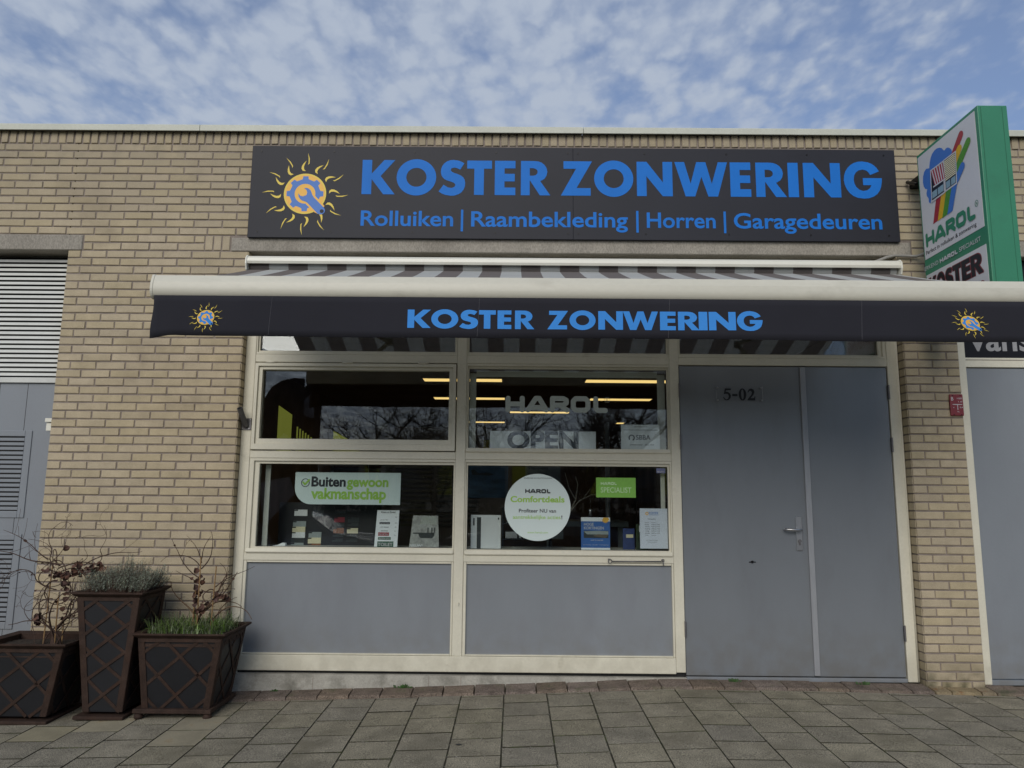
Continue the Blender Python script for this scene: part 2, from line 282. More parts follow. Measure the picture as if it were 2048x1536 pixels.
# ------------------------------------------------------------------ mesh tools
WL = {}
def tag(o, label=None, cat=None, group=None, kind=None):
    if label: o['label'] = label
    if cat: o['category'] = cat
    if group: o['group'] = group
    if kind: o['kind'] = kind
    return o
def thing(name, loc, label, cat, group=None):
    o = bpy.data.objects.new(name, None); o.empty_display_size = 0.1; C.objects.link(o); o.location = loc
    WL[o.name] = Vector(loc); return tag(o, label, cat, group)
class MB:
    def __init__(s): s.v = []; s.f = []; s.m = []
    def add(s, vs, fs, mi=0):
        b = len(s.v); s.v += [tuple(v) for v in vs]; s.f += [tuple(i + b for i in f) for f in fs]; s.m += [mi] * len(fs); return s
    def box(s, x0, x1, y0, y1, z0, z1, mi=0):
        return s.add([(x0, y0, z0), (x1, y0, z0), (x1, y1, z0), (x0, y1, z0), (x0, y0, z1), (x1, y0, z1), (x1, y1, z1), (x0, y1, z1)],
                     [(0, 3, 2, 1), (4, 5, 6, 7), (0, 1, 5, 4), (1, 2, 6, 5), (2, 3, 7, 6), (3, 0, 4, 7)], mi)
    def hexa(s, p, mi=0):
        return s.add(p, [(0, 3, 2, 1), (4, 5, 6, 7), (0, 1, 5, 4), (1, 2, 6, 5), (2, 3, 7, 6), (3, 0, 4, 7)], mi)
    def prof(s, pts, x0, x1, mi=0, caps=True):
        """profile of (y, z) points extruded along X"""
        n = len(pts); v = [(x0, y, z) for y, z in pts] + [(x1, y, z) for y, z in pts]
        f = [(i, (i + 1) % n, n + (i + 1) % n, n + i) for i in range(n)]
        if caps: f += [tuple(range(n - 1, -1, -1)), tuple(range(n, 2 * n))]
        return s.add(v, f, mi)
    def tube(s, pts, rad, k=6, mi=0, caps=True):
        pts = [Vector(p) for p in pts]; n = len(pts)
        rs = rad if isinstance(rad, (list, tuple)) else [rad] * n
        vs = []; prev = None
        for i, p in enumerate(pts):
            d = (pts[min(i + 1, n - 1)] - pts[max(i - 1, 0)])
            d = d.normalized() if d.length > 1e-9 else Vector((0, 0, 1))
            if prev is None:
                a = Vector((1, 0, 0)) if abs(d.x) < 0.8 else Vector((0, 1, 0)); prev = d.cross(a).normalized()
            u = (prev - d * prev.dot(d)); u = u.normalized() if u.length > 1e-6 else d.orthogonal().normalized(); prev = u
            w = d.cross(u)
            for j in range(k):
                t = 2 * math.pi * j / k; vs.append(p + (u * math.cos(t) + w * math.sin(t)) * rs[i])
        fs = [(i * k + j, i * k + (j + 1) % k, (i + 1) * k + (j + 1) % k, (i + 1) * k + j) for i in range(n - 1) for j in range(k)]
        if caps: fs += [tuple(range(k - 1, -1, -1)), tuple((n - 1) * k + j for j in range(k))]
        return s.add(vs, fs, mi)
    def flat(s, verts, faces, box, frame, mi=0, src=None):
        """2-D shape placed on a plane; box = target (u0,u1,v0,v1) of src extent"""
        O, U, V = frame
        x0, x1, y0, y1 = src; u0, u1, v0, v1 = box
        q = [O + U * (u0 + (x - x0) / (x1 - x0) * (u1 - u0)) + V * (v0 + (y - y0) / (y1 - y0) * (v1 - v0)) for x, y in verts]
        return s.add(q, faces, mi)
    def build(s, name, mats, parent=None, smooth=False, bevel=0.0, kind=None, segs=1, auto=False):
        base_ = WL[parent.name] if parent else Vector((0, 0, 0))
        me = bpy.data.meshes.new(name)
        me.from_pydata([tuple(Vector(v) - base_) for v in s.v], [], s.f)
        if not isinstance(mats, (list, tuple)): mats = [mats]
        for m_ in mats: me.materials.append(m_)
        if len(mats) > 1: me.polygons.foreach_set('material_index', s.m)
        if smooth: me.polygons.foreach_set('use_smooth', [True] * len(me.polygons))
        me.update()
        if auto:
            me.polygons.foreach_set('use_smooth', [True] * len(me.polygons)); me.set_sharp_from_angle(angle=R(24))
        o = bpy.data.objects.new(name, me); C.objects.link(o)
        if parent: o.parent = parent
        WL[o.name] = base_.copy()
        if bevel:
            b = o.modifiers.new('bevel', 'BEVEL'); b.width = bevel; b.segments = segs; b.limit_method = 'ANGLE'; b.angle_limit = R(40)
        if kind: o['kind'] = kind
        return o
def single(mb, name, mats, label, cat, group=None, **k):
    return tag(mb.build(name, mats, None, **k), label, cat, group)
XZ = lambda y: (Vector((0, y, 0)), Vector((1, 0, 0)), Vector((0, 0, 1)))

# ---- flat shapes
def fill2d(loops):
    c = bpy.data.curves.new('tmp', 'CURVE'); c.dimensions = '2D'; c.fill_mode = 'BOTH'
    for lp in loops:
        s_ = c.splines.new('POLY'); s_.points.add(len(lp) - 1)
        for i, (x, y) in enumerate(lp): s_.points[i].co = (x, y, 0, 1)
        s_.use_cyclic_u = True
    o = bpy.data.objects.new('tmp', c); me = bpy.data.meshes.new_from_object(o)
    v = [(p.co.x, p.co.y) for p in me.vertices]; f = [tuple(p.vertices) for p in me.polygons]
    bpy.data.objects.remove(o); bpy.data.curves.remove(c); bpy.data.meshes.remove(me); return v, f
def rawtext(body, off=0.0, spacing=1.0):
    c = bpy.data.curves.new('tmp', 'FONT'); c.body = body; c.size = 1; c.offset = off; c.space_character = spacing; c.resolution_u = 4
    o = bpy.data.objects.new('tmp', c); me = bpy.data.meshes.new_from_object(o)
    v = [(p.co.x, p.co.y) for p in me.vertices]; f = [tuple(p.vertices) for p in me.polygons]
    bpy.data.objects.remove(o); bpy.data.curves.remove(c); bpy.data.meshes.remove(me); return v, f
CAP = max(y for x, y in rawtext('H')[0])
def write(mb, body, u0, u1, base_, cap, frame, mi=0, off=0.012, spacing=1.0):
    v, f = rawtext(body, off, spacing)
    xs = [p[0] for p in v]
    mb.flat(v, f, (u0, u1, base_, base_ + cap), frame, mi, (min(xs), max(xs), 0, CAP)); return mb
def ell(cx, cy, rx, ry, n=40, a0=0, a1=360):
    return [(cx + rx * math.cos(R(a0 + (a1 - a0) * i / n)), cy + ry * math.sin(R(a0 + (a1 - a0) * i / n))) for i in range(n)]
def nz(pts, x0, x1, yb, yt): return [((x - x0) / (x1 - x0), (yb - y) / (yb - yt)) for x, y in pts]
GL = {
 'K': [[(0, 0), (0, 1), (.29, 1), (.29, .60), (.66, 1), (.99, 1), (.56, .53), (1, 0), (.655, 0), (.29, .44), (.29, 0)]],
 'O': [ell(.5, .5, .5, .53), ell(.5, .5, .255, .275)],
 'S': [nz([(788, 108), (767, 96), (745, 88), (705, 83), (680, 85), (655, 94), (635, 108), (620, 127), (611, 150), (609, 175), (615, 200), (625, 215), (640, 228), (660, 237), (685, 244), (708, 252), (719, 261), (722, 270), (716, 283), (695, 292), (665, 288), (632, 268), (595, 318), (618, 333), (645, 343), (690, 350), (720, 347), (745, 339), (768, 325), (785, 305), (795, 280), (797, 255), (793, 232), (782, 213), (765, 200), (740, 189), (712, 180), (694, 172), (684, 160), (690, 146), (712, 140), (735, 145), (757, 155)], 595, 797, 342, 87)],
 'T': [[(.293, 0), (.293, .765), (0, .765), (0, 1), (1, 1), (1, .765), (.68, .765), (.68, 0)]],
 'E': [[(0, 0), (0, 1), (1, 1), (1, .78), (.47, .78), (.47, .62), (.97, .62), (.97, .40), (.47, .40), (.47, .22), (1, .22), (1, 0)]],
 'R': [[(0, 0), (0, 1), (.45, 1), (.58, .99), (.70, .955), (.80, .89), (.87, .80), (.90, .69), (.87, .57), (.80, .48), (.66, .41), (1, 0), (.645, 0), (.31, .43), (.30, .43), (.30, 0)],
       [(.30, .79), (.42, .79), (.50, .77), (.555, .73), (.57, .68), (.555, .63), (.50, .585), (.42, .57), (.30, .57)]],
 'Z': [[(.085, 1), (1, 1), (.50, .22), (.95, .22), (.95, 0), (0, 0), (.485, .78), (.085, .78)]],
 'N': [[(0, 0), (0, 1), (.28, 1), (.73, .40), (.73, 1), (1, 1), (1, 0), (.72, 0), (.27, .58), (.27, 0)]],
 'W': [[(0, 1), (.185, 1), (.30, .37), (.415, 1), (.59, 1), (.70, .37), (.825, 1), (1, 1), (.81, 0), (.63, 0), (.505, .57), (.38, 0), (.2, 0)]],
 'I': [[(0, 0), (0, 1), (1, 1), (1, 0)]],
 'G': [nz([(1883, 147), (1868, 123), (1850, 105), (1830, 92), (1805, 83), (1765, 77), (1735, 79), (1705, 88), (1680, 102), (1658, 122), (1640, 148), (1629, 178), (1625, 210), (1630, 243), (1643, 275), (1663, 302), (1688, 322), (1720, 335), (1765, 340), (1800, 337), (1835, 325), (1862, 306), (1882, 280), (1893, 250), (1900, 215), (1900, 195), (1763, 195), (1763, 245), (1822, 245), (1812, 265), (1790, 281), (1760, 286), (1733, 277), (1712, 258), (1700, 232), (1697, 208), (1701, 180), (1713, 158), (1735, 141), (1765, 135), (1790, 141), (1805, 153), (1818, 173)], 1625, 1900, 333, 90)],
}
GLF = {k: fill2d(v) for k, v in GL.items()}
def futura(mb, letters, z0, z1, frame, mi=0):
    for ch, a, b in letters:
        v, f = GLF[ch]; mb.flat(v, f, (a, b, z0, z1), frame, mi, (0, 1, 0, 1))
def stroke(mb, pts, w, frame, box, src, mi, lift):
    """thick rounded polyline on a plane; every stroke sits a hair above the one before so that faces never coincide"""
    O, U, V = frame; Nn = U.cross(V).normalized()
    for i in range(len(pts) - 1):
        (ax, ay), (bx, by) = pts[i], pts[i + 1]
        d = Vector((bx - ax, by - ay)); a = math.degrees(math.atan2(d.y, d.x)); h = w / 2
        lp = ell(bx, by, h, h, 8, a - 90, a + 90) + [(bx + h * math.cos(R(a + 90)), by + h * math.sin(R(a + 90)))] \
            + ell(ax, ay, h, h, 8, a + 90, a + 270) + [(ax + h * math.cos(R(a + 270)), ay + h * math.sin(R(a + 270)))]
        lift[0] += 0.00012
        mb.flat(lp, [tuple(range(len(lp)))], box, (O + Nn * lift[0], U, V), mi, src)
def harol(mb, box, frame, mi=0, reg=False):
    src = (0, 6.2, 0, 1); w = 0.30; lf = [0.0]
    for p in ([(.17, .15), (.17, .85)], [(1.03, .15), (1.03, .85)], [(.17, .5), (1.03, .5)],
              [(1.38, .15), (1.85, .85), (2.05, .85), (2.47, .15)], [(1.55, .30), (2.3, .30)],
              [(2.85, .15), (2.85, .85), (3.5, .85), (3.68, .75), (3.68, .58), (3.5, .45), (2.85, .45)], [(3.3, .45), (3.72, .15)],
              [(4.1, .3), (4.1, .7), (4.25, .85), (4.83, .85), (4.98, .7), (4.98, .3), (4.83, .15), (4.25, .15), (4.1, .3)],
              [(5.45, .85), (5.45, .28), (5.58, .15), (6.02, .15)]):
        stroke(mb, p, w, frame, box, src, mi, lf)
def emblem(mb, cx, cz, r, frame, mis=(0, 1, 2), sx=1.0, shear=0.0, dark=3):
    """sun ring with gear and spanner; r = disc radius"""
    O, U, V = frame; Nn = U.cross(V).normalized()
    def put(loops, mi, lift):
        v, f = fill2d(loops); v = [((x + shear * y) * sx, y) for x, y in v]
        mb.flat(v, f, (cx - r, cx + r, cz - r, cz + r), (O + Nn * lift, U, V), mi, (-1, 1, -1, 1))
    put([ell(0, 0, 1, 1, 48)], mis[0], 0)
    put([ell(0, 0, .93, .93, 48)], mis[1], .0004)
    gear = []
    for k in range(8):
        a = 45 * k
        for da, rad in ((-16, .72), (-11, .74), (-8, .875), (8, .875), (11, .74), (16, .72)):
            gear.append((rad * math.sin(R(a + da)), rad * math.cos(R(a + da))))
    gear.reverse()
    put([gear, ell(0, 0, .49, .49, 36)], mis[2], .0008)
    z = lambda P: [((x - 488) / 228, (575 - y) / 228) for x, y in P]
    put([z([(540, 640), (720, 800), (700, 835), (640, 815), (500, 690)])], mis[1], .0012) if False else None
    put([z([(560, 570), (600, 600), (705, 712), (640, 800), (600, 785), (500, 690)])], mis[1], .0012)
    put([z([(415, 570), (422, 612), (440, 638), (460, 652), (500, 665), (522, 682), (615, 780), (632, 798), (660, 808), (690, 802), (708, 784), (713, 760), (700, 732), (585, 615), (566, 585), (558, 560), (545, 535), (528, 519), (505, 509), (475, 515), (500, 530), (512, 560), (505, 590), (470, 605), (440, 600)]), ], mis[2], .0016)
    put([ell(.83, -.86, .095, .095, 16)], dark, .0020)
    for k in range(12):
        a = -30 * k + 2; c, s_ = math.cos(R(a)), math.sin(R(a))
        rt = lambda P: [((x * c - y * s_) / 228, (x * s_ + y * c) / 228) for x, y in P]
        put([rt([(5, 257), (-28, 262), (-42, 285), (-38, 315), (-20, 345), (12, 375), (-5, 340), (-16, 308), (-14, 280)])], mis[0], 0)
        put([rt([(26, 328), (44, 342), (46, 400), (27, 465), (34, 400), (34, 350)])], mis[0], 0)

XS = [-30, -9, -1.92, -.78, .26, 1.09, 2.0, 2.82, 3.5, 9, 30]; ZS = [-.34, -.30, -.130, -.093, -.054, -.020, -.024, -.037, -.047, -.08, -.1]
def gz(X, Y):
    for i in range(len(XS) - 1):
        if X <= XS[i + 1] or i == len(XS) - 2:
            t = (X - XS[i]) / (XS[i + 1] - XS[i]); z = ZS[i] + (ZS[i + 1] - ZS[i]) * t; break
    return z + 0.0235 * (Y + 0.11)

# ================================================================== SETTING
g = MB(); g.add([(-400, -400, -.62), (400, -400, -.62), (400, 400, -.62), (-400, 400, -.62)], [(0, 1, 2, 3)])
tag(g.build('ground', SOILG), kind='structure', label='open ground stretching away around the street')
g = MB(); g.add([(-60, -11.8, -.46), (60, -11.8, -.46), (60, -6.7, -.42), (-60, -6.7, -.42)], [(0, 1, 2, 3)])
tag(g.build('road', ASPH), kind='structure', label='asphalt road in front of the pavement')
g = MB(); g.add([(-60, -60, -.36), (60, -60, -.36), (60, -11.95, -.36), (-60, -11.95, -.36)], [(0, 1, 2, 3)])
g.box(-60, 60, -11.95, -11.8, -.6, -.34)
tag(g.build('grass_verge', SOILG), kind='structure', label='rough grass verge across the road')
pv = MB(); nx, ny = 80, 12
xs = [-8 + 16 * i / nx for i in range(nx + 1)]; ys = [-6.55 + 6.85 * j / ny for j in range(ny + 1)]
pv.add([(x, y, gz(x, y) - 0.0038) for y in ys for x in xs], [(j * (nx + 1) + i, j * (nx + 1) + i + 1, (j + 1) * (nx + 1) + i + 1, (j + 1) * (nx + 1) + i) for j in range(ny) for i in range(nx)])
pave = tag(pv.build('pavement', JOINT), kind='structure', label='sloping pavement of square concrete tiles along the shop front')
kb = MB()
for i in range(16): kb.box(-8 + i + .004, -7 + i - .004, -6.7, -6.55, -.6, gz(-7.5 + i, -6.6) + .004)
kb.build('kerb', KERB, pave, bevel=.01)

# paving tiles: 0.295 x 0.28 m in half bond, columns running away from the wall
TW, TD = 0.295, 0.280
def tilemesh(w, d, nm, seed):
    r_ = random.Random(seed); j = 0.0038; mb = MB()
    x0, x1, y0, y1 = -w / 2 + j, w / 2 - j, -d / 2 + j, d / 2 - j; c = .0010
    z = [r_.uniform(-.0010, .0010) for _ in range(4)]
    top = [(x0 + c, y0 + c, z[0]), (x1 - c, y0 + c, z[1]), (x1 - c, y1 - c, z[2]), (x0 + c, y1 - c, z[3])]
    mid = [(x0, y0, -c), (x1, y0, -c), (x1, y1, -c), (x0, y1, -c)]; bot = [(x, y, -.045) for x, y, _ in mid]
    mb.add(top + mid + bot, [(0, 1, 2, 3)] + [(4 + i, 4 + (i + 1) % 4, (i + 1) % 4, i) for i in range(4)] + [(8 + i, 8 + (i + 1) % 4, 4 + (i + 1) % 4, 4 + i) for i in range(4)])
    mb.m = [0] + [1] * 8
    return mb
def mesh_of(mb, name, mats):
    me = bpy.data.meshes.new(name); me.from_pydata(mb.v, [], mb.f)
    for m_ in (mats if isinstance(mats, (list, tuple)) else [mats]): me.materials.append(m_)
    if len(me.materials) > 1: me.polygons.foreach_set('material_index', mb.m)
    me.update(); return me
def slopes(x, y):
    return (gz(x + .1, y) - gz(x - .1, y)) / .2, 0.0235
tm = {}
def tile_at(x, y, d, mt, seed):
    key = (round(d, 3), mt.name, seed)
    if key not in tm: tm[key] = mesh_of(tilemesh(TW, d, 't', seed), 'paving_tile', [mt, JOINT])
    o = bpy.data.objects.new('paving_tile', tm[key]); C.objects.link(o); o.parent = pave
    sx_, sy_ = slopes(x, y)
    o.location = (x, y, gz(x, y) + rng.uniform(-.0011, .0011)); o.rotation_euler = (math.atan(sy_) + R(rng.uniform(-.14, .14)), -math.atan(sx_) + R(rng.uniform(-.14, .14)), R(rng.uniform(-.3, .3)))
    WL[o.name] = Vector(o.location)
far = MB()
for ci in range(-24, 24):
    cx = -.058 + TW * (ci + .5)
    if abs(cx) > 7.4: continue
    ph = -0.43 if ci % 2 else -0.311 + 0.0
    y1 = -.11; yj = ph
    while y1 - yj > .30: yj += TD
    k = 0
    while y1 > -6.5:
        d = y1 - yj; cy = (y1 + yj) / 2
        if cy > -1.75 and -3.9 < cx < 3.9:
            mt = TILE if rng.random() < .78 else TILEG
            if cx < -1.9 and cy < -.45 and cy > -1.0 and rng.random() < .55: mt = TILEY
            tile_at(cx, cy, d, mt, rng.randint(0, 2) if abs(d - TD) < .01 else 9)
        else:
            t_ = tilemesh(TW, d, 't', rng.randint(0, 5)); zc = gz(cx, cy) + rng.uniform(-.002, .002); sx_, sy_ = slopes(cx, cy)
            far.add([(cx + a, cy + b, zc + c_ + a * sx_ + b * sy_) for a, b, c_ in t_.v], t_.f); far.m[-9:] = t_.m
        y1 = yj; yj -= TD; k += 1
far.build('paving_tiles', [TILE, JOINT], pave, kind='stuff')
# edging stones against the plinth, slightly raised and uneven
def edge_mesh(seed, w, mt):
    r_ = random.Random(seed); mb = MB()
    y0, y1 = -.058, (.112 if mt is EDGE else .052); t = [r_.uniform(-.003, .003) for _ in range(4)]
    mb.add([(-w / 2 + .004, y0 + .012, .014 + t[0]), (w / 2 - .004, y0 + .012, .014 + t[1]), (w / 2 - .003, y1, .028 + t[2]), (-w / 2 + .003, y1, .028 + t[3]),
            (-w / 2, y0, -.002), (w / 2, y0, -.002), (w / 2, y1, 0.012), (-w / 2, y1, .012),
            (-w / 2, y0, -.06), (w / 2, y0, -.06), (w / 2, y1, -.06), (-w / 2, y1, -.06)],
           [(0, 1, 2, 3)] + [(4 + i, 4 + (i + 1) % 4, (i + 1) % 4, i) for i in range(4)] + [(8 + i, 8 + (i + 1) % 4, 4 + (i + 1) % 4, 4 + i) for i in range(4)])
    return mesh_of(mb, 'edging_stone', mt)
PIERB = mat('stained_pier_base_brick', (.215, .170, .105), .85, .25, 10, .3, 120, .6, 160, objvar=.08, dirt=(.19, .09, .035), dirt_scale=14, dirt_lo=.58, dirt_hi=.72)
pieces = []; x = -4.4
while x < 2.93: pieces.append((x, min(x + .2175, 2.932), EDGE)); x += .2175
pieces += [(2.936, 3.047, PIERB), (3.049, 3.253, PIERB), (3.256, 3.358, PIERB)]; x = 3.361
while x < 4.5: pieces.append((x, x + .2175, EDGE)); x += .2175
em = {}
for a_, b_, mt in pieces:
    w_ = round(b_ - a_ - .004, 3)
    if w_ < .03: continue
    key = (w_, rng.randint(0, 4))
    if key not in em: em[key] = edge_mesh(key[1], w_, mt)
    o = bpy.data.objects.new('edging_stone', em[key]); C.objects.link(o); o.parent = pave; xc = (a_ + b_) / 2
    o.location = (xc, -.055, gz(xc, -.11) + .003 + rng.uniform(-.002, .002))
    o.rotation_euler = (R(rng.uniform(-1.0, 1.2)), -math.atan(slopes(xc, 0)[0]) + R(rng.uniform(-.4, .4)), R(rng.uniform(-.4, .4)))
    WL[o.name] = Vector(o.location)
# bits of grit and pale crumbs in the joints
gr = MB()
for _ in range(900):
    ci = rng.randint(-13, 12); k = rng.random()
    if k < .5: X = -.058 + TW * ci + rng.gauss(0, .007); Y = rng.uniform(-1.6, -.13)
    else:
        X = rng.uniform(-3.4, 3.2); cc_ = math.floor((X + .058) / TW); ph = -.43 if cc_ % 2 else -.311
        Y = ph - TD * rng.randint(0, 4) + rng.gauss(0, .006)
    if rng.random() < .12: X = rng.uniform(-3.3, 3.2); Y = rng.uniform(-1.6, -.15)
    z = gz(X, Y); s_ = rng.uniform(.0012, .0035)
    gr.add([(X - s_, Y - s_, z), (X + s_, Y - s_ * .5, z), (X, Y + s_, z), (X, Y, z + s_ * 1.3)], [(0, 1, 3), (1, 2, 3), (2, 0, 3)])
tag(gr.build('grit', KERB, None), kind='stuff', label='pale grit and crumbs scattered in the paving joints')

# ================================================================== BUILDING
B = thing('shop_building', (0, 0, 0), 'low yellow brick shop building with cream roof trim, cream window frames and grey doors', 'building')
XL, XO0, XO1, XP1 = -3.467, -2.068, 2.936, 3.352      # pier edges
wall = MB()
D0, D1 = .006, .30
wall.box(-9, XL - .006, D0, D1, 3.15, 4.12)
wall.box(XL + .004, XO0 - .004, D0, D1, -.5, 4.12)
wall.box(-9, -5.2, D0, D1, -.5, 3.15)
wall.box(XO0 - .004, XO1 + .004, D0, D1, 3.16, 4.12)
wall.box(XO1 + .004, XP1 - .004, D0, D1, -.5, 4.12)
wall.box(XP1 - .004, 9, D0, D1, 3.16, 4.12)
wall.box(5.4, 9, D0, D1, -.5, 3.16)
# keep the boxes from sharing faces: the piers are butted to the spandrel by 4 mm steps above
brick_wall = wall.build('brick_wall', MORTAR, B)
rr_ = random.Random(3)
def brickmesh(w, h, seed, dep=.03):
    r_ = random.Random(seed); c = .0035; mb = MB(); q = lambda: r_.uniform(-.0012, .0012)
    x0, x1, z0, z1 = -w / 2, w / 2, -h / 2, h / 2
    fr = [(x0 + c + q(), 0, z0 + c + q()), (x1 - c + q(), 0, z0 + c + q()), (x1 - c + q(), 0, z1 - c + q()), (x0 + c + q(), 0, z1 - c + q())]
    fr = [(a, q() * .6, b) for a, _, b in fr]
    md = [(x0 + q(), c, z0 + q()), (x1 + q(), c, z0 + q()), (x1 + q(), c, z1 + q()), (x0 + q(), c, z1 + q())]
    bk = [(a, dep, b) for a, _, b in md]
    mb.add(fr + md + bk, [(0, 1, 2, 3)] + [(4 + i, 4 + (i + 1) % 4, (i + 1) % 4, i) for i in range(4)] + [(8 + i, 8 + (i + 1) % 4, 4 + (i + 1) % 4, 4 + i) for i in range(4)])
    return mb
bricks = []   # (x0, x1, zc, h)
H = .0515
def row(k, segs):
    zc = 4.025 - .0625 * (k + .5)
    for a, b in segs:
        if b - a > .025: bricks.append((a + .005, b - .005, zc, H))
def runs(start, phase, end):
    """stretchers from start to end with joints at phase + n*.22"""
    o_ = []; x_ = start; n_ = math.floor((start - phase) / .22) + 1; nxt = phase + n_ * .22
    if nxt - start < .03: nxt += .22
    while x_ < end - .02:
        e_ = min(nxt, end); o_.append((x_, e_)); x_ = e_; nxt += .22
        if end - nxt < .03 and end - nxt > -.03: nxt = end
    return o_
for k in range(0, 67):
    even = k % 2 == 0
    ph = -3.165 if even else -3.275
    if k < 12:
        row(k, [s_ for s_ in runs(-5.2, ph, XO0 + .12) if s_[0] < -2.09])
        row(k, runs(2.948, 3.067 - .22 if even else 3.067 - .11, 4.9))
    elif k in (12, 13):
        row(k, runs(-3.352, -3.152 if k == 12 else -3.277, -2.41))
        row(k, runs(3.052, 3.15, 3.235))
    else:
        if even: segs = [(XL, XL + .105), (XL + .105, -3.165)] + [(-3.165 + .22 * i, -2.945 + .22 * i) for i in range(5)]
        else: segs = [(XL, -3.275)] + [(-3.275 + .22 * i, -3.055 + .22 * i) for i in range(5)] + [(-2.175, XO0 + .002)]
        row(k, segs)
        if even: row(k, [(XO1, XO1 + .105), (XO1 + .105, XO1 + .318), (XO1 + .318, XP1)])
        else: row(k, [(XO1, XO1 + .21), (XO1 + .21, XP1)])
def hidden(b):
    X = (b[0] + b[1]) / 2; z = b[2]
    if z > 3.95 and X > 3.0: return True
    if -3.35 < X < -2.1 and z < .30: return True
    if X > 2.93 and 2.3 < z < 2.9: return True
    if z < -.16: return True
    return X < -4.15 or X > 3.95
def scr(b):
    X = (b[0] + b[1]) / 2; return -99 if hidden(b) else (b[1] - b[0]) / (5.57 + .15 * b[2]) 
bricks = [b for b in bricks if b[2] > gz((b[0] + b[1]) / 2, 0) - .06]
bricks.sort(key=lambda b: -scr(b))
bm = {}
for b in bricks[:300]:
    w = round((b[1] - b[0]) / .005) * .005
    key = (w, rr_.randint(0, 3))
    if key not in bm: bm[key] = mesh_of(brickmesh(w, H, hash(key[1]) + int(w * 1000)), 'brick', BRICK)
    o = bpy.data.objects.new('brick', bm[key]); C.objects.link(o); o.parent = brick_wall
    o.location = ((b[0] + b[1]) / 2 + rr_.uniform(-.0015, .0015), -.001 + rr_.uniform(-.0012, .0012), b[2] + rr_.uniform(-.001, .001)); o.rotation_euler = (R(rr_.uniform(-.4, .4)), R(rr_.uniform(-.35, .35)), R(rr_.uniform(-.3, .3)))
    WL[o.name] = Vector(o.location)
rest = MB()
for i, b in enumerate(bricks[300:]):
    t_ = brickmesh(b[1] - b[0], H, i); X = (b[0] + b[1]) / 2; yy = -.001 + rr_.uniform(-.0012, .0012)
    rest.add([(X + a, yy + q, b[2] + c_) for a, q, c_ in t_.v], t_.f)
# returns of the brick courses in the two reveals of the shopfront
for k in range(14, 67):
    zc = 4.025 - .0625 * (k + .5)
    for xr, sg in ((XO0, 1), (XO1, -1)):
        if zc > gz(xr, 0) - .03: rest.box(min(xr - sg * .002, xr + sg * .0025), max(xr - sg * .002, xr + sg * .0025), .004, .10, zc - H / 2, zc + H / 2)
rest.build('brickwork', BRICK, brick_wall, kind='stuff')
# rowlock course under the roof trim, and the three bricks on end beside the lintel
rm = [mesh_of(brickmesh(.051, .098, 50 + i), 'rowlock_brick', BRICK) for i in range(5)]
x = -4.25; n_ = 0
while x < 4.15:
    o = bpy.data.objects.new('rowlock_brick', rm[rr_.randint(0, 4)]); C.objects.link(o); o.parent = brick_wall
    o.location = (x, -.003 + rr_.uniform(-.002, .002), 4.079 + rr_.uniform(-.0015, .0015)); o.rotation_euler = (0, R(rr_.uniform(-1, 1)), R(rr_.uniform(-1, 1)))
    WL[o.name] = Vector(o.location); x += .0649
sm_ = mesh_of(brickmesh(.056, .114, 77), 'soldier_brick', BRICK)
for i in range(3):
    o = bpy.data.objects.new('soldier_brick', sm_); C.objects.link(o); o.parent = brick_wall
    o.location = (-2.377 + .0665 * i, -.001, 3.2125); WL[o.name] = Vector(o.location)
# lintels
for a, b, zt in ((-9, -3.36, 3.272), (-2.204, 3.046, 3.258), (3.24, 9, 3.272)):
    m_ = MB()
    m_.box(a, b, -.004, .25, 3.149, zt)
    m_.build('lintel', CONC, B, bevel=.006)
m_ = MB(); m_.box(-2.05, 2.92, .10, .25, 2.99, 3.147); m_.build('blind_box_board', INNER, B)
# roof trim in lengths, with drip edge
for a, b in ((-9.0, -2.4985), (-2.4955, .5225), (.5255, 3.56), (3.563, 9)):
    m_ = MB(); m_.prof([(-.045, 4.118), (-.045, 4.166), (-.038, 4.172), (.32, 4.176), (.32, 4.16), (-.030, 4.158), (-.034, 4.118)], a, b)
    m_.build('roof_trim', TRIM, B, bevel=.0015)
m_ = MB(); m_.box(-9, 9, .31, 14, 4.03, 4.11); m_.build('roof', ASPH, B)

# ---- cream shopfront framing
FY = .08
fr_ = MB(); fr_.box(-2.066, 2.934, .155, .160, 3.0, 3.14)
front = fr_.build('shopfront_frame', FRAME, B)
def fbox(name, x0, x1, z0, z1, y0=FY, y1=.16, bev=.003, parent=None, mt=FRAME):
    m_ = MB(); m_.box(x0, x1, y0, y1, z0, z1); return m_.build(name, mt, parent or front, bevel=bev)
fbox('frame_post', -2.066, -1.990, .0, 3.0)
fbox('frame_post', 2.845, 2.928, -.005, 3.0)
fbox('frame_post', -.441, -.369, .147, 3.0)
fbox('frame_post', 1.180, 1.250, .047, 3.0)
for a, b in ((-1.9895, -.4415), (-.3685, 1.1795)):
    fbox('frame_rail', a, b, 2.297, 2.357, FY + .001)
    fbox('frame_rail', a, b, 1.563, 1.619, FY + .001)
    fbox('frame_rail', a, b, .812, .868, FY + .001)
fbox('frame_rail', 1.2505, 2.8445, 2.2985, 2.357, FY + .001)
fbox('frame_sill', -1.9895, 1.1795, .038, .1465, FY - .008, .16, .004)
for x_ in (-2.057, 2.921):   # rounded outer edge of the two end posts
    m_ = MB(); m_.tube([(x_, FY + .004, .0), (x_, FY + .004, 3.0)], .010, 8); m_.build('quadrant_bead', FRAME, front, smooth=True)
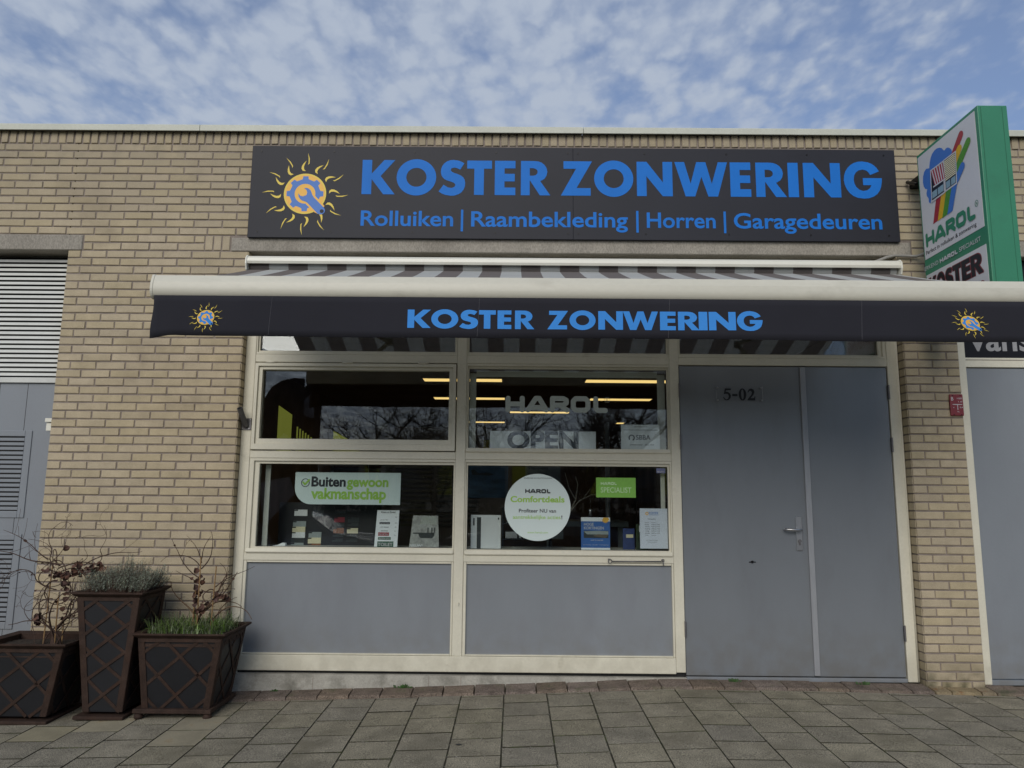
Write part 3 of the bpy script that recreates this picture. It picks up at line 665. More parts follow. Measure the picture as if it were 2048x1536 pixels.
# ---- windows: stepped glazing beads and a pane
def window(name, x0, x1, z0, z1, gx0, gx1, gz0, gz1, yb=FY + .004, yg=.122, glass=True, parent=B):
    m_ = MB()
    # bead ring, then a smaller stepped ring behind
    def ring(a0, a1, c0, c1, b0, b1, d0, d1, y0, y1):
        P = lambda x_, z_, y_: (x_, y_, z_)
        o4 = [(a0, c0), (a1, c0), (a1, c1), (a0, c1)]; i4 = [(b0, d0), (b1, d0), (b1, d1), (b0, d1)]
        v = [P(*q, y0) for q in o4] + [P(*q, y0) for q in i4] + [P(*q, y1) for q in i4] + [P(*q, y1) for q in o4]
        f = []
        for i in range(4):
            j = (i + 1) % 4; f += [(i, j, 4 + j, 4 + i), (4 + i, 4 + j, 8 + j, 8 + i), (12 + i, 8 + i, 8 + j, 12 + j), (i, 12 + i, 12 + j, j)]
        m_.add(v, f)
    mxl, mxr, mzb, mzt = (x0 + gx0) / 2 - .002, (x1 + gx1) / 2 + .002, (z0 + gz0) / 2 + .002, (z1 + gz1) / 2
    ring(x0, x1, z0, z1, mxl, mxr, mzb, mzt, yb, .14)
    ring(mxl, mxr, mzb, mzt, gx0, gx1, gz0, gz1, yb + .016, .14)
    w_ = m_.build(name, FRAME, parent, bevel=.0018)
    if glass:
        p_ = MB(); p_.box(gx0 - .004, gx1 + .004, yg, yg + .005, gz0 - .004, gz1 + .004); p_.build('pane', GLASS, w_)
        q_ = MB(); q_.box(gx0 - .003, gx1 + .003, yg - .003, yg - .0005, gz0 - .003, gz0 + .004)
        for a, b, c_, d_ in ((gx0 - .003, gx0 + .003, gz0, gz1), (gx1 - .003, gx1 + .003, gz0, gz1)): q_.box(a, b, yg - .003, yg - .0005, c_ + .005, d_)
        q_.build('putty_line', BLACK, w_)
    return w_
window('window', -1.9885, -.4425, 2.358, 2.998, -1.966, -.462, 2.389, 2.975)
window('window', -.3675, 1.1785, 2.358, 2.998, -.352, 1.163, 2.389, 2.975)
window('window', 1.2515, 2.8435, 2.358, 2.998, 1.268, 2.79, 2.389, 2.975)
window('window', -.3675, 1.1785, 1.620, 2.296, -.349, 1.161, 1.648, 2.262)
window('window', -1.9885, -.4425, .869, 1.562, -1.917, -.455, .910, 1.522)
window('window', -.3675, 1.1785, .869, 1.562, -.348, 1.153, .902, 1.522)
# opening casement upper left: its own projecting sash
sash = window('casement_window', -1.984, -.448, 1.626, 2.288, -1.930, -.500, 1.709, 2.238, yb=FY - .014)
for x_ in (-1.86, -1.28, -.70):
    m_ = MB(); m_.tube([(x_ - .04, FY - .016, 2.2925), (x_ + .04, FY - .016, 2.2925)], .006, 8); m_.build('hinge', FRAME, sash, smooth=True)
# drip beads under the panes (small triangular shadows at the ends)
for a, b, z_ in ((-1.975, -.447, .866), (-.360, 1.17, .862), (-.360, 1.17, 1.618)):
    m_ = MB(); m_.prof([(FY - .014, z_ + .010), (FY + .002, z_ + .034), (FY + .002, z_ - .002), (FY - .010, z_ + .002)], a, b); m_.build('drip_bead', FRAME, front, bevel=.001)
# ---- infill panels under the windows
for a, b in ((-1.9885, -.4425), (-.3675, 1.1785)):
    m_ = MB(); x0, x1, z0, z1 = a + .022, b - .014, .158, .797
    m_.box(x0 - .002, x1 + .002, .106, .13, z0 - .002, z1 + .002)
    ip = m_.build('infill_panel', PANEL, B)
    m_ = MB()
    for q in ((a, x0, .148, .811), (x1, b, .148, .811)): m_.box(q[0], q[1], FY + .005, .13, q[2], q[3])
    m_.box(x0 + .0005, x1 - .0005, FY + .0055, .13, z1, .8105); m_.box(x0 + .0005, x1 - .0005, FY + .003, .13, .1485, z0)
    m_.build('bead', FRAME, ip, bevel=.0025)
# ---- doors
def door(x0, x1, z0, z1, hx, hz, mt=DOOR, nm='door'):
    m_ = MB(); m_.box(x0, x1, .088, .13, z0, z1); d_ = m_.build(nm, mt, B, bevel=.003)
    for z_ in hz:
        q = MB(); q.box(hx - .004, hx + .006, .076, .0875, z_ - .05, z_ + .05); q.tube([(hx, .074, z_ - .055), (hx, .074, z_ + .055)], .0075, 8)
        q.build('hinge', DSTEEL, d_, bevel=.001)
    return d_
dl = door(1.2545, 2.1875, .027, 2.292, 1.2525, (2.10, 1.71, .352))
dr = door(2.1915, 2.838, .027, 2.292, 2.8405, (2.10, 1.70, .335))
m_ = MB(); m_.box(2.173, 2.214, .072, .0875, .034, 2.288); m_.build('cover_strip', STRIP, B, bevel=.002)
m_ = MB(); m_.box(1.253, 2.842, .078, .14, -.008, .020); m_.build('threshold', PANEL, B, bevel=.003)
m_ = MB(); m_.box(2.090, 2.136, .079, .0875, .914, 1.162); lp_ = m_.build('lock_plate', STEEL, dl, bevel=.003)
m_ = MB(); m_.tube([(2.113, .08, 1.067), (2.113, .035, 1.067)], .010, 10); m_.tube([(2.120, .035, 1.067), (2.06, .033, 1.067), (2.012, .034, 1.069), (2.003, .045, 1.069), (2.003, .068, 1.069)], .0095, 10)
m_.build('door_handle', STEEL, dl, smooth=True)
m_ = MB(); m_.tube([(2.113, .0785, .985), (2.113, .072, .985)], .0125, 14); m_.box(2.107, 2.119, .071, .0785, .955, .982); m_.build('keyhole', DSTEEL, dl)
m_ = MB(); m_.tube([(1.758, .088, .831), (1.758, .080, .831)], .010, 10); m_.tube([(1.785, .0885, .829), (1.735, .0868, .829)], .004, 6); m_.build('door_stop', SCREW, dl)
# ---- plinth
m_ = MB(); m_.add([(-2.066, .055, -.4), (1.251, .055, -.4), (1.251, .055, .014), (-2.066, .055, .020), (-2.066, .2, -.4), (1.251, .2, -.4), (1.251, .2, .012), (-2.066, .2, .02)],
                  [(0, 1, 2, 3), (3, 2, 6, 7), (1, 5, 6, 2), (4, 0, 3, 7)])
m_.build('plinth', PLINTH, B)
m_ = MB()
for x_ in (-1.43, -.60, -.37): m_.box(x_ - .0015, x_ + .0015, .0535, .0565, -.2, .015)
m_.build('plinth_joint', MORTAR, B)
m_ = MB(); m_.box(-2.06, 1.25, .10, .15, .014, .040); m_.box(1.25, 9, .13, .2, -.4, -.0085); m_.build('shadow_gap', BLACK, B)
# ---- left opening: louvre above, panel door with two vents below
m_ = MB(); m_.box(-5.2, XL + .02, .20, .22, 2.12, 3.16); lv = m_.build('louvre', BLACK, B)
m_ = MB(); m_.box(-5.2, XL + .004, .10, .19, 2.124, 2.165); m_.build('frame_rail', LOUV, lv, bevel=.002)
z_ = 2.178
while z_ < 3.10:
    m_ = MB(); m_.prof([(.105, z_), (.112, z_ + .022), (.150, z_ + .034), (.152, z_ + .031), (.116, z_ + .019), (.109, z_)], -5.2, XL + .004)
    m_.build('louvre_slat', LOUV, lv); z_ += .0362
m_ = MB(); m_.box(-5.2, XL + .02, .12, .16, -.3, 2.121)
sd_ = m_.build('side_door', PANEL, B)
m_ = MB()
for x_ in (-3.74, -3.955, -4.2): m_.box(x_ - .0012, x_ + .0012, .1185, .1205, -.3, 2.12)
m_.build('panel_seam', BLACK, sd_)
for zt, zb, xr in ((1.758, 1.103, -3.668), (.985, .300, -3.668)):
    m_ = MB(); yv = .112
    a0, a1 = -4.42, xr; iw = .052
    for q in ((a0, a0 + iw, zb, zt), (a1 - iw, a1, zb, zt)): m_.box(q[0], q[1], yv, .119, q[2], q[3])
    m_.box(a0 + iw + .0003, a1 - iw - .0003, yv, .119, zt - .045, zt); m_.box(a0 + iw + .0003, a1 - iw - .0003, yv, .119, zb, zb + .05)
    m_.build('vent_frame', PANEL, sd_, bevel=.004, segs=2)
    m_ = MB(); m_.box(a0 + iw - .002, a1 - iw + .002, .1175, .1195, zb + .049, zt - .044); m_.build('vent_recess', BLACK, sd_)
    z_ = zb + .058
    while z_ < zt - .06:
        m_ = MB(); m_.box(a0 + iw + .001, a1 - iw - .001, .1125, .1172, z_, z_ + .0225); m_.build('vent_slat', PANEL, sd_, bevel=.001); z_ += .0345
m_ = MB(); m_.box(-3.53, -3.468, .03, .11, 1.815, 1.845); m_.box(-3.526, -3.468, .045, .11, 1.75, 1.812); m_.build('door_clip', CASS, sd_, bevel=.003)
# ---- right neighbour: frame, door, dark board above
m_ = MB(); m_.box(XP1 + .002, XP1 + .078, .05, .14, -.01, 3.148); m_.build('frame_post', FRAME, front, bevel=.004)
m_ = MB(); m_.box(XP1 + .079, 5.4, .075, .14, 2.298, 2.372); m_.build('frame_rail', FRAME, front, bevel=.003)
m_ = MB(); m_.box(XP1 + .079, 5.4, .073, .0748, 2.352, 2.357); m_.build('frame_groove', MORTAR, front)
d3 = door(XP1 + .082, 5.3, .022, 2.292, XP1 + .079, (2.10, 1.70, .335), PANEL)
m_ = MB(); m_.box(XP1 + .08, 5.3, .078, .14, -.02, .016); m_.build('threshold', PANEL, B, bevel=.003)

# ---- room behind the glass
m_ = MB(); X0, X1, Y0, Y1, Z0, Z1 = -3.3, 3.3, .30, 13.5, -.02, 2.98
m_.add([(X0, Y0, Z0), (X1, Y0, Z0), (X1, Y1, Z0), (X0, Y1, Z0)], [(0, 1, 2, 3)]); m_.build('shop_floor', ROOMF, B)
m_ = MB(); m_.add([(X0, Y0, Z1), (X1, Y0, Z1), (X1, Y1, Z1), (X0, Y1, Z1)], [(0, 3, 2, 1)]); m_.build('shop_ceiling', ROOMC, B)
m_ = MB(); m_.add([(X0, Y0, Z0), (X0, Y1, Z0), (X0, Y1, Z1), (X0, Y0, Z1), (X1, Y0, Z0), (X1, Y1, Z0), (X1, Y1, Z1), (X1, Y0, Z1)], [(0, 1, 2, 3), (5, 4, 7, 6), (1, 5, 6, 2)])
m_.box(1.25, 3.3, .16, .26, -.02, 2.298); m_.box(-3.3, -2.07, .301, .32, -.02, 2.97)
m_.build('shop_inner_wall', ROOM, B)
m_ = MB(); m_.box(-2.0, 1.20, .14, .26, -.02, .86); m_.build('inner_apron', ROOM, B)
m_ = MB(); m_.box(-2.0, 1.24, .141, .58, .862, .896); m_.build('window_ledge', INNER, B)
m_ = MB()
for q in ((-.349, -.300, 1.66, 2.24), (1.108, 1.165, 1.66, 2.24), (-.2995, 1.1075, 2.215, 2.262)): m_.box(q[0], q[1], .20, .215, q[2], q[3])
for q in ((-1.905, -1.868, .90, 1.52), (-1.9, -1.86, 1.70, 1.72), (1.12, 1.152, .92, 1.52)): m_.box(q[0], q[1], .21, .225, q[2], q[3])
m_.build('inner_lining', INNER, B)

# ================================================================== SIGN BOARD
SB = thing('fascia_sign', (.44, -.03, 3.24), 'long charcoal name board with blue lettering and sun emblem above the shopfront', 'sign')
m_ = MB(); m_.box(-2.073, .4405, -.034, -.008, 3.252, 4.0); m_.build('sign_panel', SIGNK, SB, bevel=.0015)
m_ = MB(); m_.box(.4415, 2.955, -.034, -.008, 3.252, 4.0); m_.build('sign_panel', SIGNK, SB, bevel=.0015)
SF = XZ(-.0356)
px1 = lambda p: -1.212 + (p - 722) * .0039075
big = [('K', 724, 790), ('O', 793, 872), ('S', 877.4, 930), ('T', 933.5, 983), ('E', 989, 1030), ('R', 1041, 1099.6), ('Z', 1120.7, 1183), ('O', 1187, 1265),
       ('N', 1272, 1343), ('W', 1347.5, 1452.7), ('E', 1458, 1499), ('R', 1509, 1569.5), ('I', 1573, 1593.6), ('N', 1603.7, 1677.5), ('G', 1684, 1759.6)]
m_ = MB(); futura(m_, [(c_, px1(a), px1(b)) for c_, a, b in big], 3.606, 3.888, SF); m_.build('name_lettering', BLUE, SB)
px2 = lambda p: -1.202 + (p - 722.6) * .0038645
m_ = MB()
for w_, a, b in (('Rolluiken', 722.6, 907.7), ('Raambekleding', 943.6, 1256.8), ('Horren', 1294.7, 1432), ('Garagedeuren', 1468.3, 1764)):
    write(m_, w_, px2(a), px2(b), 3.352, .118, SF, 0, .0165)
for a in (925.4, 1275.9, 1450.5): m_.add([(px2(a) - .009, -.0356, 3.31), (px2(a) + .009, -.0356, 3.31), (px2(a) + .009, -.0356, 3.485), (px2(a) - .009, -.0356, 3.485)], [(0, 1, 2, 3)])
m_.build('product_lettering', BLUE, SB)
m_ = MB(); emblem(m_, -1.643, 3.606, .165, XZ(-.0352)); m_.build('sun_emblem', [YEL, ORA, EBLUE, SIGNK], SB)
for x_ in (-2.0, -1.43, -.80, -.16, .40, .48, 1.0, 1.64, 2.27, 2.87):
    for z_ in (3.955, 3.30):
        m_ = MB(); m_.tube([(x_, -.0345, z_), (x_, -.037, z_)], .0075, 8); m_.build('screw', SCREW, SB)

# ================================================================== AWNING
A = thing('awning', (.43, -.1, 2.94), 'extended striped awning with white cassette, white front bar and black lettered valance', 'awning')
CX0, CX1 = -2.012, 2.872
m_ = MB(); m_.prof([(-.165, 3.002), (-.172, 3.02), (-.168, 3.045), (-.145, 3.064), (-.11, 3.070), (-.005, 3.070), (-.005, 3.058), (-.105, 3.058), (-.148, 3.036), (-.156, 3.002)], CX0, CX1)
m_.build('cassette', CASS, A, smooth=False, bevel=.001)
m_ = MB(); m_.prof([(-.004, 3.057), (-.004, 2.93), (-.016, 2.93), (-.016, 3.057)], CX0, CX1); m_.build('back_plate', CASS, A)
m_ = MB(); k_ = 16
pr = [(-.085 + .044 * math.cos(2 * math.pi * i / k_), 3.000 + .044 * math.sin(2 * math.pi * i / k_)) for i in range(k_)]
m_.prof(pr, CX0 + .01, CX1 - .01); m_.build('fabric_roll', STRIPE, A, smooth=False)
for x_ in (CX0 - .012, CX1):
    m_ = MB(); m_.prof([(-.005, 2.925), (-.120, 2.925), (-.162, 2.955), (-.178, 3.0), (-.175, 3.045), (-.150, 3.070), (-.105, 3.076), (-.005, 3.076)], x_, x_ + .012); m_.build('end_cap', CASS, A, bevel=.003, segs=2)
BX0, BX1, BY = -2.045, 2.905, -1.5
# cloth
m_ = MB(); nx_ = 40; ny_ = 6; v_ = []
for j in range(ny_ + 1):
    t = j / ny_; Y = -.115 + (BY + .075 + .115) * t
    for i in range(nx_ + 1):
        X = (CX0 + .015) + (CX1 - CX0 - .03) * i / nx_; X = X * (1 - t) + t * ((BX0 + .03) + (BX1 - BX0 - .06) * i / nx_)
        v_.append((X, Y, 2.968 + (2.497 - 2.968) * t - .012 * math.sin(math.pi * t)))
f_ = [(j * (nx_ + 1) + i, j * (nx_ + 1) + i + 1, (j + 1) * (nx_ + 1) + i + 1, (j + 1) * (nx_ + 1) + i) for j in range(ny_) for i in range(nx_)]
m_.add(v_, f_); cl = m_.build('awning_cloth', STRIPE, A, smooth=True)
barp = [(BY + .075, 2.502), (BY + .030, 2.5085), (BY + .014, 2.508), (BY + .004, 2.505), (BY - .001, 2.499), (BY - .0125, 2.4655), (BY - .0145, 2.4635),
        (BY - .0155, 2.455), (BY - .017, 2.440), (BY - .0175, 2.425), (BY - .016, 2.410), (BY - .012, 2.398), (BY - .005, 2.387), (BY + .005, 2.379), (BY + .018, 2.3745), (BY + .035, 2.374), (BY + .075, 2.380)]
BARM = mat('cream_bar_aluminium', (0.57, 0.55, 0.465), 0.4, 0.03, 3, 0.02, 50, spec=0.45, dirt=(.42, .40, .33), dirt_scale=6, dirt_lo=.55, dirt_hi=.9, stretch=(.5, 1, 1))
m_ = MB(); m_.prof(barp, BX0 + .018, BX1 - .018); m_.build('front_bar', BARM, A, auto=True)
for a, b in ((BX0, BX0 + .0172), (BX1 - .0172, BX1)):
    m_ = MB(); cy_, cz_ = BY + .03, 2.44; m_.prof([(cy_ + (y - cy_) * 1.03, cz_ + (z - cz_) * 1.05) for y, z in barp], a, b); m_.build('end_cap', BARM, A, bevel=.004, segs=2)
def wv(X, Z):
    t = (2.385 - Z) / .235
    w_ = .006 * math.sin(X * 3.1 + .4) * t + .004 * math.sin(X * 7.3 + 1.7) * t
    e_ = max(0, 1 - abs(X - BX0) / .22); w_ += -.02 * e_ * e_ * t + .015 * math.sin((X - BX0) * 30) * e_ * t
    return BY - .004 + w_
m_ = MB(); nx_ = 150; nz_ = 6; v_ = []
VX0, VX1 = BX0 + .022, BX1 - .022
for j in range(nz_ + 1):
    for i in range(nx_ + 1):
        X = VX0 + (VX1 - VX0) * i / nx_; zb = 2.157 + .003 * math.sin(X * 2.3) - .022 * max(0, 1 - (X - VX0) / .12) ** 1.5
        Z = 2.39 + (zb - 2.39) * j / nz_
        v_.append((X + (.004 * math.sin(j) if i == 0 else 0), wv(X, Z), Z))
m_.add(v_, [(j * (nx_ + 1) + i, (j + 1) * (nx_ + 1) + i, (j + 1) * (nx_ + 1) + i + 1, j * (nx_ + 1) + i + 1) for j in range(nz_) for i in range(nx_)])
va = m_.build('valance', VAL, A, smooth=True)
sld = va.modifiers.new('thickness', 'SOLIDIFY'); sld.thickness = .0015; sld.offset = 0
m_ = MB()
def bend(mb_, lift=.0022):
    mb_.v = [(x_, wv(x_, z_) + (y_ - 0) - lift, z_) for x_, y_, z_ in mb_.v]
vx = lambda z: -.598 + (z - 41) * .0010
futura(m_, [(c_, vx(a), vx(b)) for c_, a, b in [('K', 40, 170), ('O', 172, 322), ('S', 328, 432), ('T', 437, 530), ('E', 540, 617), ('R', 637, 745), ('Z', 817, 932), ('O', 940, 1085),
       ('N', 1100, 1237), ('W', 1237, 1432), ('E', 1443, 1530), ('R', 1543, 1660), ('I', 1657, 1705), ('N', 1713, 1862), ('G', 1868, 2010)] if a >= 800], 2.209, 2.314, XZ(0))
bend(m_); m_.build('valance_lettering', BLUE2, va); m_ = MB()
futura(m_, [(c_, vx(a), vx(b)) for c_, a, b in [('K', 40, 170), ('O', 172, 322), ('S', 328, 432), ('T', 437, 530), ('E', 540, 617), ('R', 637, 745)]], 2.209, 2.314, XZ(0))
bend(m_); m_.build('valance_lettering', BLUE2, va)
for cx_, sx_, sh_ in ((-1.726, 1.14, .12), (2.526, 1.2, -.28)):
    m_ = MB(); emblem(m_, cx_, 2.262, .042, XZ(0), sx=sx_, shear=sh_); bend(m_); m_.build('sun_emblem', [YEL, ORA, BLUE2, VAL], va)
m_ = MB()
for x_ in (-1.36, -.20, .86, 1.93):
    m_.tube([(x_ - .01 * (2.385 - z) / .2, wv(x_, z) - .0012, z) for z in (2.385, 2.3, 2.22, 2.165)], .0009, 4)
m_.build('valance_seam', mat('seam_thread', (.09, .09, .10), .7), va)
# folding arms below the cloth
for sg, x_ in ((1, -1.75), (-1, 2.61)):
    m_ = MB(); a_ = Vector((x_, -.06, 2.90)); b_ = Vector((x_ + sg * .62, -.78, 2.655)); c_ = Vector((x_ + sg * .12, -1.42, 2.44))
    m_.tube([a_, b_], .022, 8); m_.tube([b_, c_], .020, 8); m_.tube([b_ + Vector((0, 0, .03)), b_ - Vector((0, 0, .03))], .03, 10); m_.box(x_ - .04, x_ + .04, -.07, -.017, 2.86, 2.94)
    m_.build('folding_arm', CASS, A, bevel=0)

# ================================================================== CABLE
m_ = MB(); m_.tube([(2.70, -.03, 3.082), (2.76, -.03, 3.095), (2.84, -.03, 3.128), (2.90, -.03, 3.142), (2.98, -.028, 3.141), (3.07, -.028, 3.139), (3.10, -.10, 3.139), (3.10, -.19, 3.15)], .0115, 8)
single(m_, 'cable_conduit', mat('grey_conduit', (.26, .25, .23), .6), 'bent grey cable conduit running from the awning to the green sign', 'cable', smooth=True)

# ================================================================== GREEN PROJECTING SIGN
GX0, GX1, GY0, GY1, GZ0, GZ1 = 3.03, 3.226, -.955, -.205, 2.50, 3.866
G = thing('projecting_sign', (3.13, -.2, 2.5), 'green lightbox sign sticking out from the wall, white panel with rainbow hand logo', 'sign')
m_ = MB(); m_.box(GX0, GX1, GY0, GY1, GZ0, GZ1); m_.build('sign_box', GREEN, G, bevel=.004, segs=2)
m_ = MB(); m_.box(GX0 + .02, GX0 + .024, GY0 - .0012, GY0 - .0002, GZ0 + .01, GZ1 - .01); m_.box(GX1 - .035, GX1 - .032, GY0 - .0012, GY0 - .0002, GZ0 + .01, GZ1 - .01); m_.build('box_seam', mat('seam_green', (.02, .13, .07), .5), G)
for z_ in (3.72, 2.75):
    m_ = MB(); m_.box(3.07, 3.18, -.204, -.004, z_ - .03, z_ + .03); m_.tube([(3.045, -.15, z_ - .05), (3.045, -.02, z_ + .02)], .014, 6); m_.build('wall_bracket', SCREW, G, bevel=.003)
GF = lambda o: (Vector((GX0 - o, 0, 0)), Vector((0, -1, 0)), Vector((0, 0, 1)))   # u = -Y
GWH = ((.222, .925, 3.045, 3.842), (.222, .925, 2.52, 2.926))
for a, b, c_, d_ in GWH:
    m_ = MB(); m_.box(GX0 - .0025, GX0 - .0005, -b, -a, c_, d_); m_.build('white_panel', WHITEF, G)
def poly(mb, pts, lift, mi=0): 
    v, f = fill2d([pts]); mb.flat(v, f, (0, 1, 0, 1), GF(lift), mi, (0, 1, 0, 1))
m_ = MB(); H_ = .0035
cloud = [(.348, 3.435), (.335, 3.443), (.326, 3.459), (.328, 3.475), (.322, 3.490), (.308, 3.505), (.305, 3.530), (.318, 3.556), (.295, 3.568), (.277, 3.595), (.270, 3.63), (.278, 3.672), (.297, 3.70), (.325, 3.712), (.365, 3.698), (.376, 3.735), (.393, 3.765), (.415, 3.786), (.445, 3.797), (.480, 3.797), (.510, 3.787), (.535, 3.772), (.553, 3.750), (.565, 3.738), (.585, 3.745), (.605, 3.742), (.625, 3.730), (.646, 3.708), (.66, 3.67), (.632, 3.60), (.40, 3.55)]
poly(m_, cloud, H_, 0)
def hand(pts_c, w, mi, lift):
    stroke(m_, pts_c, w, GF(lift), (0, 1, 0, 1), (0, 1, 0, 1), mi, [0.0])
for mi, low, up, lf in ((1, (.392, .457), (.765, 3.755), .0040), (2, (.452, .523), (.738, 3.668), .0046), (3, (.511, .585), (.838, 3.670), .0052), (0, (.574, .655), (.756, 3.532), .0058)):
    cx0, cx1 = low; q = .016
    poly(m_, [(cx0 - .032, 3.271), (cx0 + .032, 3.275), (cx1 + .034, 3.452), (cx1 - .032, 3.450)], lf, mi)
    hand([(cx1 + .0, 3.452), ((cx1 + up[0]) / 2 - .01, (3.452 + up[1]) / 2 - .01), up], .056, mi, lf + .0003)
# window picture in front of the hand
poly(m_, [(.365, 3.432), (.54, 3.436), (.548, 3.672), (.380, 3.674)], .0070, 4)
poly(m_, [(.541, 3.438), (.686, 3.440), (.703, 3.672), (.550, 3.674)], .0070, 4)
poly(m_, [(.376, 3.445), (.530, 3.447), (.538, 3.662), (.390, 3.664)], .0074, 5)
poly(m_, [(.553, 3.450), (.676, 3.451), (.692, 3.662), (.561, 3.664)], .0074, 5)
for a, b in ((.383, .446), (.455, .527), (.560, .610), (.620, .672)): poly(m_, [(a, 3.455), (b, 3.456), (b + .002, 3.505), (a + .002, 3.504)], .0078, 6)
poly(m_, [(.389, 3.665), (.542, 3.659), (.556, 3.538), (.424, 3.540)], .0082, 1)
for i in range(5):
    t = .06 + i * .2; u0 = .389 + .153 * t; u1 = .424 + .132 * t
    poly(m_, [(u0, 3.664 - .004 * t), (u0 + .012, 3.663 - .004 * t), (u1 + .012, 3.541), (u1, 3.541)], .0086, 4)
poly(m_, [(.405, 3.530), (.558, 3.527), (.558, 3.537), (.405, 3.540)], .0086, 4)
poly(m_, [(.556, 3.512), (.680, 3.512), (.693, 3.660), (.560, 3.662)], .0082, 5)
for i in range(11):
    z_ = 3.515 + i * .0133; poly(m_, [(.558, z_), (.681 + i * .001, z_), (.681 + i * .001, z_ + .0085), (.558, z_ + .0085)], .0086, 7)
m_.build('rainbow_hand_logo', [EBLUE, mat('logo_red', (.33, .03, .04), .4), mat('logo_yellow', (.62, .38, .02), .4), mat('logo_green', (.08, .26, .03), .4), WPRINT, INK, mat('logo_pane', (.24, .36, .42), .4), SWC], G)
m_ = MB(); harol(m_, (.247, .853, 3.128, 3.235), GF(.0035)); m_.build('brand_lettering', GREEN, G); m_ = MB()
stroke(m_, [(.869 + .016 * math.cos(R(a)), 3.223 + .021 * math.sin(R(a))) for a in range(0, 361, 30)], .004, GF(.0035), (0, 1, 0, 1), (0, 1, 0, 1), 0, [0.0])
write(m_, 'R', .863, .876, 3.214, .018, GF(.0036), 0, .01); m_.build('registered_mark', GREEN, G)
m_ = MB(); write(m_, 'Perfect in rolluiken & zonwering', .240, .848, 3.077, .028, GF(.0035), 0, .008); m_.build('slogan_lettering', INK, G)
m_ = MB(); write(m_, 'ERKEND', .207, .385, 2.964, .030, GF(.0035), 0, .002); harol(m_, (.404, .626, 2.962, 2.994), GF(.0035), 0); write(m_, 'SPECIALIST', .640, .880, 2.966, .030, GF(.0035), 0, .002)
m_.build('band_lettering', WPRINT, G)
kk = [('K', .25, .345), ('O', .35, .45), ('S', .455, .545), ('T', .55, .645), ('E', .652, .745), ('R', .755, .880)]
m_ = MB(); 
for dx_, dz_ in ((-.006, .005), (.006, .005), (-.006, -.005), (.006, -.005)): futura(m_, [(c_, a + dx_, b + dx_) for c_, a, b in kk], 2.755 + dz_, 2.893 + dz_, GF(.0035 + .0002 * (dx_ > 0) + .0004 * (dz_ > 0)), 0)
m_.build('name_outline', RED, G)
m_ = MB(); futura(m_, kk, 2.755, 2.893, GF(.0048), 0); m_.build('name_lettering', INK, G)
m_ = MB(); write(m_, 'ZONWERING', .26, .88, 2.60, .10, GF(.0035), 0, .02); m_.build('lower_lettering', RED, G)

# ================================================================== SMALL WALL THINGS
P = thing('hydrant_plate', (3.295, -.004, 1.99), 'small red hydrant marker plate with white letters on the right brick pier', 'sign')
m_ = MB(); m_.box(3.246, 3.346, -.016, -.004, 1.914, 2.076); m_.build('plate', RED, P, bevel=.006, segs=3)
m_ = MB(); F_ = XZ(-.0166); write(m_, 'B', 3.256, 3.272, 2.028, .026, F_, 0, .01); write(m_, '100', 3.300, 3.336, 2.038, .012, F_, 0, .0); write(m_, '1,0', 3.308, 3.336, 2.014, .010, F_, 0, .0)
write(m_, '0,4', 3.316, 3.338, 1.972, .010, F_); write(m_, '4', 3.266, 3.274, 1.970, .010, F_)
m_.add([(3.264, -.0166, 1.996), (3.336, -.0166, 1.996), (3.336, -.0166, 2.001), (3.264, -.0166, 2.001)], [(0, 1, 2, 3)]); m_.add([(3.298, -.0168, 1.958), (3.303, -.0168, 1.958), (3.303, -.0168, 1.9955), (3.298, -.0168, 1.9955)], [(0, 1, 2, 3)])
write(m_, 'VL', 3.294, 3.312, 1.940, .008, F_); m_.build('plate_lettering', WPRINT, P)
for x_, z_ in ((3.268, 2.066), (3.324, 2.066), (3.270, 1.922), (3.325, 1.922)):
    m_ = MB(); m_.tube([(x_, -.0163, z_), (x_, -.0185, z_)], .004, 8); m_.build('screw', SCREW, P)
P = thing('house_number_plate', (1.706, .07, 2.07), 'clear acrylic number plate 5-02 on the wide grey door', 'sign')
m_ = MB(); m_.add([(1.530, .072, 2.020), (1.882, .072, 2.020), (1.882, .072, 2.134), (1.530, .072, 2.134)], [(0, 1, 2, 3)]); m_.build('acrylic_plate', PLEX, P)
m_ = MB()
for q in ((1.529, 1.5315, 2.019, 2.135), (1.8805, 1.883, 2.019, 2.135)): m_.box(q[0], q[1], .070, .074, q[2], q[3])
m_.build('plate_edge', mat('acrylic_edge', (.30, .31, .32), .3), P)
m_ = MB()
S5 = [fill2d([[(.06, .30), (.0, .22), (.12, .05), (.38, -.02), (.68, .02), (.92, .18), (.98, .40), (.85, .60), (.6, .70), (.33, .72), (.38, .84), (.98, .86), (1.0, 1.0), (.25, 1.0), (.08, .52), (.35, .55), (.6, .52), (.72, .36), (.62, .14), (.42, .06), (.2, .14)]]),
      fill2d([ell(.5, .5, .5, .52, 30), ell(.5, .5, .17, .42, 24)]),
      fill2d([[(0, 0), (1.0, 0), (1.04, .34), (.94, .34), (.86, .2), (.4, .18), (.8, .48), (.95, .72), (.82, .93), (.5, 1.02), (.2, .93), (.02, .68), (.12, .66), (.28, .82), (.5, .80), (.6, .66), (.5, .46), (.0, .08)]])]
FN = XZ(.0845)
for (v, f), a, b in ((S5[0], 1.586, 1.646), (S5[1], 1.704, 1.762), (S5[2], 1.770, 1.828)): m_.flat(v, f, (a, b, 2.030, 2.120), FN, 0, (0, 1, 0, 1))
m_.add([(1.655, .0845, 2.062), (1.695, .0845, 2.062), (1.695, .0845, 2.078), (1.655, .0845, 2.078)], [(0, 1, 2, 3)]); m_.build('number_lettering', INK, P)
